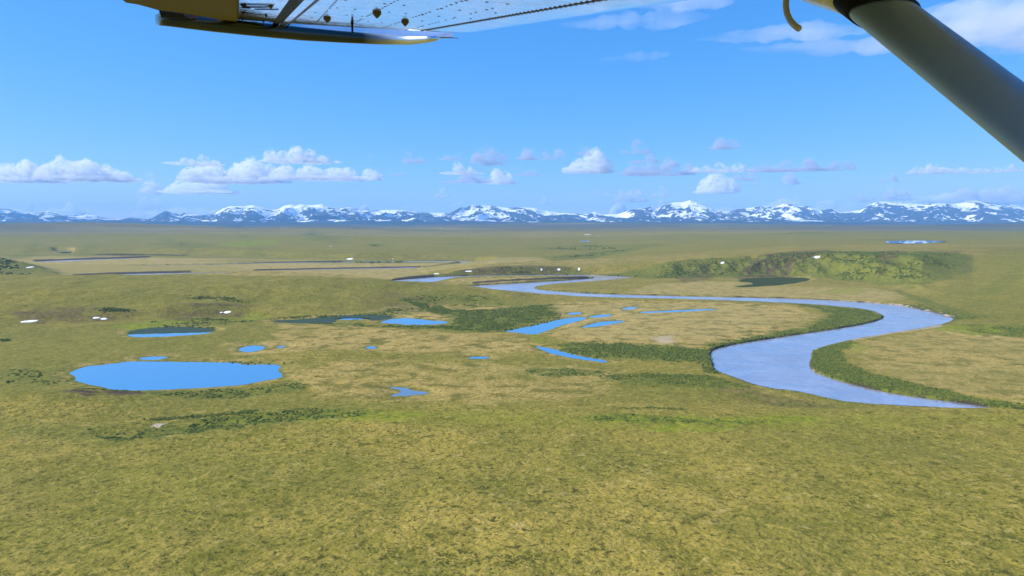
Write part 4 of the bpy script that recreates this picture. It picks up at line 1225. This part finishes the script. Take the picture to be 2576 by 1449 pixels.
def zw(l):
    return WA + WB * l


def on_wing(px, py, dz=0.0):
    """(f, l) where a picture point meets the wing underside, lowered by dz"""
    d = ray(px, py)
    s = (WA - dz) / (d[2] - WB * d.dot(AL))
    return s * d.dot(AF), s * d.dot(AL)


def paint(name, col, rough, spec=0.5, coat=0.0, dirt=0.25):
    t = NT(name)
    tc = t.n('ShaderNodeTexCoord').outputs['Object']
    n = t.noise(tc, 6.0, 5, 0.65)
    n2 = t.noise(tc, 60.0, 3, 0.6)
    c = t.mix(t.ramp(n, 0.42, 0.68, 0, dirt), col, tuple(v * 0.62 for v in col))
    r = t.ramp(n2, 0.3, 0.7, rough * 0.8, rough * 1.25)
    bump = t.n('ShaderNodeBump', {'Height': n2, 'Strength': 0.08, 'Distance': 0.002})
    b = t.n('ShaderNodeBsdfPrincipled', {'Base Color': c, 'Roughness': r, 'Specular IOR Level': spec, 'Coat Weight': coat, 'Coat Roughness': 0.06, 'Normal': bump.outputs[0]})
    return t.done(b.outputs[0])


def skin_material():
    """polished sheet metal: mirror of the horizon, slightly wavy between the ribs"""
    t = NT('polished_wing_skin')
    tc = t.n('ShaderNodeTexCoord').outputs['Object']
    mp = t.n('ShaderNodeMapping', {'Vector': tc, 'Rotation': (0, 0, -PHI), 'Scale': (1.0, 1.0, 0.0)}).outputs[0]
    n1 = t.noise(mp, 2.6, 3, 0.5, 0.3)
    n2 = t.noise(mp, 13.0, 4, 0.6, 0.5)
    n3 = t.noise(mp, 40.0, 2, 0.5)
    h = t.math('ADD', t.math('MULTIPLY', n1, 1.0), t.math('ADD', t.math('MULTIPLY', n2, 0.42), t.math('MULTIPLY', n3, 0.05)))
    co = t.n('ShaderNodeSeparateXYZ', {0: tc}).outputs
    out_l = t.math('ADD', t.math('MULTIPLY', co[0], float(AL[0])), t.math('MULTIPLY', co[1], float(AL[1])))
    h = t.math('ADD', h, t.math('MULTIPLY', out_l, 5.5))    # normals tilted so the skin mirrors paler low sky
    bump = t.n('ShaderNodeBump', {'Height': h, 'Strength': 1.0, 'Distance': 0.0045})
    stain = t.ramp(t.noise(mp, 9.0, 5, 0.7, 0.6), 0.55, 0.75, 0, 0.5)
    c = t.mix(stain, (0.92, 0.93, 0.93), (0.55, 0.53, 0.48))
    g = t.n('ShaderNodeBsdfPrincipled', {'Base Color': c, 'Metallic': 0.86, 'Roughness': 0.10, 'Normal': bump.outputs[0]})
    return t.done(g.outputs[0])


M_SKIN = skin_material()
M_CREAM = paint('cream_paint', (0.20, 0.165, 0.075), 0.9, 0.05)
M_STRUT = paint('pale_strut_paint', (0.36, 0.48, 0.58), 0.40, 0.5, 0.15, 0.15)
M_CUFF = paint('cream_fairing_paint', (0.62, 0.60, 0.44), 0.3, 0.5, 0.3)
M_TIP = paint('dark_green_reflection', (0.030, 0.045, 0.030), 0.25, 0.6, 0.5)
M_BLACK = paint('black_rubber_and_shade', (0.008, 0.009, 0.014), 0.6, 0.2)  # also draws the painted shadow beside the wing tip
M_BROWN = paint('weathered_fitting', (0.10, 0.075, 0.045), 0.5)
M_RIVET = paint('dark_rivet', (0.035, 0.035, 0.04), 0.4)
M_TUBE = paint('bare_tube', (0.48, 0.45, 0.36), 0.3, 0.6)

plane = bpy.data.objects.new('airplane', None)
COL.objects.link(plane)
plane.location = ac(1.0, 0.3, zw(0.3))
bpy.context.view_layer.update()
tag(plane, 'high wing airplane seen from its cabin, shiny wing above and grey strut in front', 'airplane')

L_TIP, L_ROOT = 4.95, 0.2


def f_le(l):
    return 1.285 - (l - 1.8) * 0.008


def f_seam(l):
    return 0.953 - 0.038 * (l - 2.13)


def l_end(f):
    """span at which the end rib cuts the wing, raked back"""
    return 4.83 + 0.386 * (0.847 - f)


def loft(rings, closed=True, cap=True):
    n = len(rings[0])
    V = [p for r in rings for p in r]
    F = []
    for i in range(len(rings) - 1):
        for j in range(n if closed else n - 1):
            a, b = i * n + j, i * n + (j + 1) % n
            F.append((a, b, b + n, a + n))
    if cap and closed:
        F.append(tuple(range(n))[::-1])
        F.append(tuple((len(rings) - 1) * n + j for j in range(n)))
    return V, F


# wing: flat underside, round nose, curved top
F_HINGE = -0.30


def wing_ring(l):
    fl = f_le(l)
    pts = [(F_HINGE, 0), (0.0, 0), (0.35, 0), (0.65, 0), (fl - 0.26, 0.0), (fl - 0.18, 0.001), (fl - 0.11, 0.005), (fl - 0.055, 0.016), (fl - 0.018, 0.036),
           (fl, 0.066), (fl - 0.02, 0.095), (fl - 0.10, 0.130), (fl - 0.30, 0.165), (fl - 0.6, 0.175), (0.4, 0.150), (F_HINGE, 0.105)]
    q = (l - L_ROOT) / (L_TIP - L_ROOT)
    out = []
    for f, dz in pts:
        ll = L_ROOT + q * (l_end(f) - L_ROOT)
        out.append(ac(f, ll, zw(ll) + dz))
    return out


V, F = loft([wing_ring(l) for l in np.linspace(L_ROOT, L_TIP, 40)])
V = list(V)


def dot(V, F, f, l, r, h=0.003):
    """a small domed rivet on the underside"""
    b = len(V)
    for k in range(6):
        a = k * math.pi / 3
        ff, ll = f + r * math.cos(a), l + r * math.sin(a)
        V.append(ac(ff, ll, zw(ll) - 0.0006))
    V.append(ac(f, l, zw(l) - h))
    for k in range(6):
        F.append((b + (k + 1) % 6, b + k, b + 6))


nf_skin = len(F)
# rivet rows: two along the nose seam, ribs across, stringers along
for l in np.arange(1.6, 4.75, 0.045):
    dot(V, F, f_seam(l), l, 0.0075, 0.004)
    if l > 2.0:
        dot(V, F, f_seam(l) + 0.03, l + 0.02, 0.004)
for lr in np.arange(1.75, 4.8, 0.42):
    for f in np.arange(0.1, f_seam(lr) - 0.03, 0.075):
        if rng.random() < 0.8:
            dot(V, F, f, lr, 0.006 + 0.003 * rng.random())
for fs in (0.22, 0.42, 0.62, 0.78):
    for l in np.arange(1.7, 4.85, 0.085):
        if rng.random() < 0.75:
            dot(V, F, fs, l, 0.0055 + 0.003 * rng.random())
me_wing = mesh_obj('wing', V, F, [M_SKIN, M_RIVET], plane)
mats = [0] * nf_skin + [1] * (len(F) - nf_skin)
me_wing.data.polygons.foreach_set('material_index', mats)
sm = [True] * nf_skin + [False] * (len(F) - nf_skin)
sm[nf_skin - 1] = sm[nf_skin - 2] = False
me_wing.data.polygons.foreach_set('use_smooth', sm)
me_wing['label'] = 'shiny riveted wing underside mirroring the pale sky'


def strip(name, pts, w, drop, mat, parent=plane, h=0.004):
    """thin raised strip on the wing underside through (f, l) points"""
    VV, FF = [], []
    n = len(pts)
    for i, (f, l) in enumerate(pts):
        a, b = pts[max(i - 1, 0)], pts[min(i + 1, n - 1)]
        t = np.array([b[0] - a[0], b[1] - a[1]])
        t = t / (np.linalg.norm(t) + 1e-9)
        nx, ny = -t[1] * w / 2, t[0] * w / 2
        for sx, dz in ((1, -drop), (1, -drop - h), (-1, -drop - h), (-1, -drop)):
            ff, ll = f + sx * nx, l + sx * ny
            VV.append(ac(ff, ll, zw(ll) + dz))
    for i in range(n - 1):
        for j in range(4):
            a, b = i * 4 + j, i * 4 + (j + 1) % 4
            FF.append((a, b, b + 4, a + 4))
    FF.append((3, 2, 1, 0))
    FF.append(tuple((n - 1) * 4 + j for j in range(4)))
    return mesh_obj(name, VV, FF, mat, parent)


# seams of the skin
nose_seam = [(f_seam(l) + 0.014, l) for l in np.linspace(1.4, 4.80, 24)]
strip('skin_seam', nose_seam, 0.009, 0.0005, M_RIVET, me_wing, 0.002)
tip_seam = [on_wing(px, py) for px, py in ((600, 62), (690, 74), (780, 78), (888, 84), (960, 88), (1055, 92.5), (1150, 95))]
strip('skin_seam', tip_seam, 0.035, 0.0005, M_RIVET, me_wing, 0.003)
for px, py in ((781, 77.5), (888, 83.5), (1020, 90), (1055, 92)):
    f, l = on_wing(px, py)
    VV, FF = [], []
    dot(VV, FF, f, l, 0.028, 0.014)
    mesh_obj('seam_bolt', VV, FF, M_BLACK, me_wing)

# gap ahead of the aileron: a dark channel with a bright lip
g0, g1 = on_wing(685, 70), on_wing(742, 0)
gp = [g0, g1, (g1[0] + (g1[0] - g0[0]) * 1.2, g1[1] + (g1[1] - g0[1]) * 1.2)]
strip('hinge_gap', gp, 0.040, 0.0006, M_BLACK, me_wing, 0.004)
lip = [(f + 0.042, l) for f, l in gp]
strip('gap_lip', lip, 0.036, 0.0006, M_SKIN, me_wing, 0.010)
e0 = [(f + 0.078, l) for f, l in gp]
strip('skin_seam', e0, 0.012, 0.0006, M_RIVET, me_wing, 0.003)
for sgn in range(9):
    q = sgn / 8
    VV, FF = [], []
# aileron: cream panel drooping from its hinge line
outline = [(300, -6), (318, 7), (345, 11), (375, 19), (397, 25.5), (460, 33), (530, 45), (596, 57.5), (596.5, 30), (597, -6)]
top = [on_wing(px, py, 0.012) for px, py in outline]
ext_l = on_wing(300, -6)[1]
top = [(top[-1][0], 2.4), (top[0][0], 2.4)] + top
n = len(top)
VV = [ac(f, l, zw(l) - 0.012 - 0.0 * f) for f, l in top] + [ac(f, l, zw(l) + 0.03) for f, l in top]
FF = [tuple(range(n)), tuple(range(2 * n - 1, n - 1, -1))] + [(i, i + n, (i + 1) % n + n, (i + 1) % n) for i in range(n)]
ail = mesh_obj('aileron', VV, FF, M_CREAM, plane)
ail['label'] = 'dull olive tan control surface at the trailing edge'
# inner underside between aileron and gap
inner = [on_wing(px, py, 0.0) for px, py in ((599, 62), (684, 72), (742, -6), (600, -6))]
inner += [(inner[3][0], 2.4)]
# fittings between aileron and gap
for (px0, py0, px1, py1, r) in ((607, 17.5, 684, 16, 0.004), (607, 17.5, 630, 19.5, 0.006), (608, 29, 669, 37, 0.0035), (606, 46, 664, 52, 0.0045), (640, 22, 700, 23, 0.003), (604, 9, 690, 11, 0.0025)):
    p, q = on_wing(px0, py0), on_wing(px1, py1)
    strip('hinge_bracket', [p, ((p[0] + q[0]) / 2, (p[1] + q[1]) / 2), q], r * 1.1, 0.001, M_BLACK, plane, 0.004)
for px, py, r, mm in ((613, 13, 0.016, M_BLACK), (681, 15, 0.015, M_BROWN), (611, 30, 0.013, M_BLACK), (669, 37, 0.010, M_BLACK), (610, 46, 0.013, M_BLACK), (663, 52, 0.011, M_BLACK)):
    f, l = on_wing(px, py)
    VV, FF = [], []
    dot(VV, FF, f, l, r * 0.85, 0.016)
    mesh_obj('bracket_bolt', VV, FF, mm, plane)
# inspection fittings and the tie-down rod
for px, py in ((823, 44), (948, 30), (1019, 52)):
    f, l = on_wing(px, py)
    VV, FF = [], []
    m = 10
    for k, (rr, hh) in enumerate(((0.019, 0.0005), (0.021, 0.008), (0.011, 0.020), (0.003, 0.028))):
        for q in range(m):
            a = 2 * math.pi * q / m
            VV.append(ac(f + rr * math.cos(a), l + rr * math.sin(a), zw(l) - hh))
    for k in range(3):
        for q in range(m):
            FF.append((k * m + (q + 1) % m, k * m + q, (k + 1) * m + q, (k + 1) * m + (q + 1) % m))
    mesh_obj('inspection_fitting', VV, FF, M_BROWN, plane)


def tube_path(name, pts, rad, mat, parent, seg=14, flat=1.0):
    pts = [np.asarray(p, float) for p in pts]
    rings = []
    s = None
    for i, p in enumerate(pts):
        t = pts[min(i + 1, len(pts) - 1)] - pts[max(i - 1, 0)]
        t /= np.linalg.norm(t)
        ref = (np.array([0.31, 0.2, 0.93]) if abs(t[2]) < 0.9 else AL) if s is None else s
        s = ref - t * ref.dot(t)
        s /= np.linalg.norm(s)
        w = np.cross(t, s)
        r = rad[i] if isinstance(rad, (list, tuple)) else rad
        rings.append([p + r * (math.cos(q) * s + flat * math.sin(q) * w) for q in np.linspace(0, 2 * math.pi, seg, endpoint=False)])
    V, F = loft(rings)
    return mesh_obj(name, V, F, mat, parent, True)


f, l = on_wing(886, 55)
tube_path('tie_down_rod', [ac(f, l, zw(l) - 0.062), ac(f, l, zw(l) - 0.02), ac(f, l, zw(l) + 0.004)], [0.006, 0.006, 0.009], M_BLACK, plane)
f, l = on_wing(686, 72)
tube_path('hinge_post', [ac(f, l, zw(l) - 0.06), ac(f, l, zw(l) - 0.03), ac(f, l, zw(l) + 0.004)], [0.018, 0.022, 0.03], M_BLACK, plane)

# drooped wing tip: rounded rim, tundra reflection put into its dark colour, bright at the nose
rim_px = [(392, 49), (402, 48.5), (420, 49), (470, 55), (540, 63), (620, 71), (690, 78), (760, 85), (850, 92), (950, 98.5), (1030, 101), (1070, 98.8), (1096, 97), (1108, 96.5)]
half = [10, 13.5, 14, 14.5, 15, 15.5, 15.5, 15, 13.5, 12, 10.5, 8.5, 5.5, 2.0]
rings = []
S_TIP = 1.004
for (px, py), hh in zip(rim_px, half):
    f, l = on_wing(px, py - hh - 4)
    s = np.linalg.norm(ac(f, l, zw(l)) - EYE)
    c = EYE + ray(px, py) / np.linalg.norm(ray(px, py)) * s * S_TIP
    r = hh / FPX * s
    rings.append([c + r * (math.cos(a) * AL * 0.9 + math.sin(a) * np.array([0, 0, 1.0])) for a in np.linspace(0, 2 * math.pi, 18, endpoint=False)])
V, F = loft(rings)
RIM0 = 0.66
RIM1 = 0.95
t = NT('wing_tip_reflection')
tc = t.n('ShaderNodeNewGeometry').outputs['Position']
nrm = t.n('ShaderNodeTexNoise', {'Vector': tc, 'Scale': 3.0})
co = t.n('ShaderNodeSeparateXYZ', {0: t.n('ShaderNodeTexCoord').outputs['Object']}).outputs
along = t.math('ADD', t.math('MULTIPLY', co[0], float(AF[0])), t.math('MULTIPLY', co[1], float(AF[1])))
nose = t.ramp(t.math('ADD', along, t.math('MULTIPLY', nrm.outputs['Fac'], 0.2)), RIM0, RIM1)
colr = t.mix(nose, t.mix(nrm.outputs['Fac'], (0.014, 0.024, 0.014), (0.028, 0.040, 0.024)), (0.85, 0.86, 0.86))
b = t.n('ShaderNodeBsdfPrincipled', {'Base Color': colr, 'Metallic': t.math('ADD', t.math('MULTIPLY', nose, 0.8), 0.08), 'Roughness': 0.22, 'Coat Weight': 0.25, 'Coat Roughness': 0.05})
M_RIM = t.done(b.outputs[0])
tip = mesh_obj('wing_tip', V, F, M_RIM, plane, True)
tip['label'] = 'rounded rim along the wing end, ground reflection painted dark green'
# web between end rib and rim
webA = [on_wing(px, py) for px, py in ((600, 60), (690, 72), (780, 77), (888, 83), (960, 87), (1055, 91.5), (1140, 94))]
webB = [(600, 66), (690, 76), (780, 85), (888, 94), (960, 98), (1055, 100.5), (1140, 95)]
VV = []
for (f, l), (px, py) in zip(webA, webB):
    p = ac(f, l, zw(l) + 0.001)
    s = np.linalg.norm(p - EYE) * 1.012
    VV += [p, EYE + ray(px, py) / np.linalg.norm(ray(px, py)) * s, p + np.array([0, 0, 0.12]) + AL * 0.05]
FF = []
for i in range(len(webA) - 1):
    a = i * 3
    FF += [(a, a + 1, a + 4, a + 3), (a + 1, a + 2, a + 5, a + 4)]
mesh_obj('tip_skin', VV, FF, M_SKIN, plane, True)

# black strip painted as the shadow in the gap between aileron and rim
VV = []
for pa, pb in zip(((399, 25), (460, 33), (530, 45), (600, 57), (640, 63)), ((404, 41), (470, 44), (540, 52), (620, 60), (650, 66))):
    f, l = on_wing(*pa)
    p = ac(f, l, zw(l) - 0.002)
    d = ray(*pb)
    q = EYE + d / np.linalg.norm(d) * np.linalg.norm(p - EYE) * 1.006
    VV += [p + AL * 0.01, q + AL * 0.01, p + AL * 0.03 + np.array([0, 0, 0.05]), q + AL * 0.03]
FF = []
for i in range(4):
    for a, b in ((0, 1), (1, 3), (3, 2), (2, 0)):
        FF.append((i * 4 + a, i * 4 + b, i * 4 + 4 + b, i * 4 + 4 + a))
FF += [(0, 2, 3, 1), (16, 17, 19, 18)]
mesh_obj('tip_gap_shadow', VV, FF, M_BLACK, plane)

# strut: streamlined tube from the wing down to the fuselage
def on_f(px, py, f):
    d = ray(px, py)
    s = f / d.dot(AF)
    return EYE + d * s


ST_F = 1.00
P_top, P_low = on_f(2232, 44, ST_F), on_f(2600, 331, ST_F)
ax = (P_top - P_low) / np.linalg.norm(P_top - P_low)
view = P_top / 1.0 - EYE
view = view / np.linalg.norm(view)
chord = AF - ax * AF.dot(ax)
chord /= np.linalg.norm(chord)
thick = np.cross(ax, chord)


def strut_ring(p, c, th):
    ring = []
    for a in np.linspace(0, 2 * math.pi, 36, endpoint=False):
        x, y = math.cos(a), math.sin(a)
        y *= (1.0 + 0.28 * x)                   # fuller towards the nose
        ring.append(p + chord * c * x + thick * th * y)
    return ring


def strut_part(name, spec, mat, label=None):
    V, F = loft([strut_ring(P_top + ax * t, c, th) for t, c, th in spec])
    o = mesh_obj(name, V, F, mat, plane, True)
    if label: o['label'] = label
    return o


C0, T0 = 0.074, 0.029
strut_part('strut', [(-1.6, C0, T0), (-0.9, C0, T0), (-0.3, C0, T0), (0.0, C0, T0), (0.012, C0, T0)], M_STRUT, 'thick grey green wing strut')
strut_part('strut_band', [(0.008, C0 + 0.002, T0 + 0.002), (0.012, C0 + 0.004, T0 + 0.004), (0.050, C0 + 0.005, T0 + 0.005), (0.056, C0 + 0.003, T0 + 0.003)], M_BLACK, 'black band round the strut top')
strut_part('strut_fairing', [(0.052, C0 + 0.003, T0 + 0.003), (0.075, C0 + 0.008, T0 + 0.008), (0.12, C0 + 0.03, T0 + 0.018), (0.17, C0 + 0.06, T0 + 0.03), (0.22, C0 + 0.085, T0 + 0.04)], M_CUFF, 'cream fairing where the strut meets the wing')

# vent tube hooking down behind the strut
hook = [(1980, -40), (1978, -5), (1977, 15), (1980, 35), (1988, 52), (1999, 64), (2010, 72)]
tube_path('vent_tube', [on_f(px, py, 0.97) for px, py in hook], 0.0062, M_TUBE, plane)
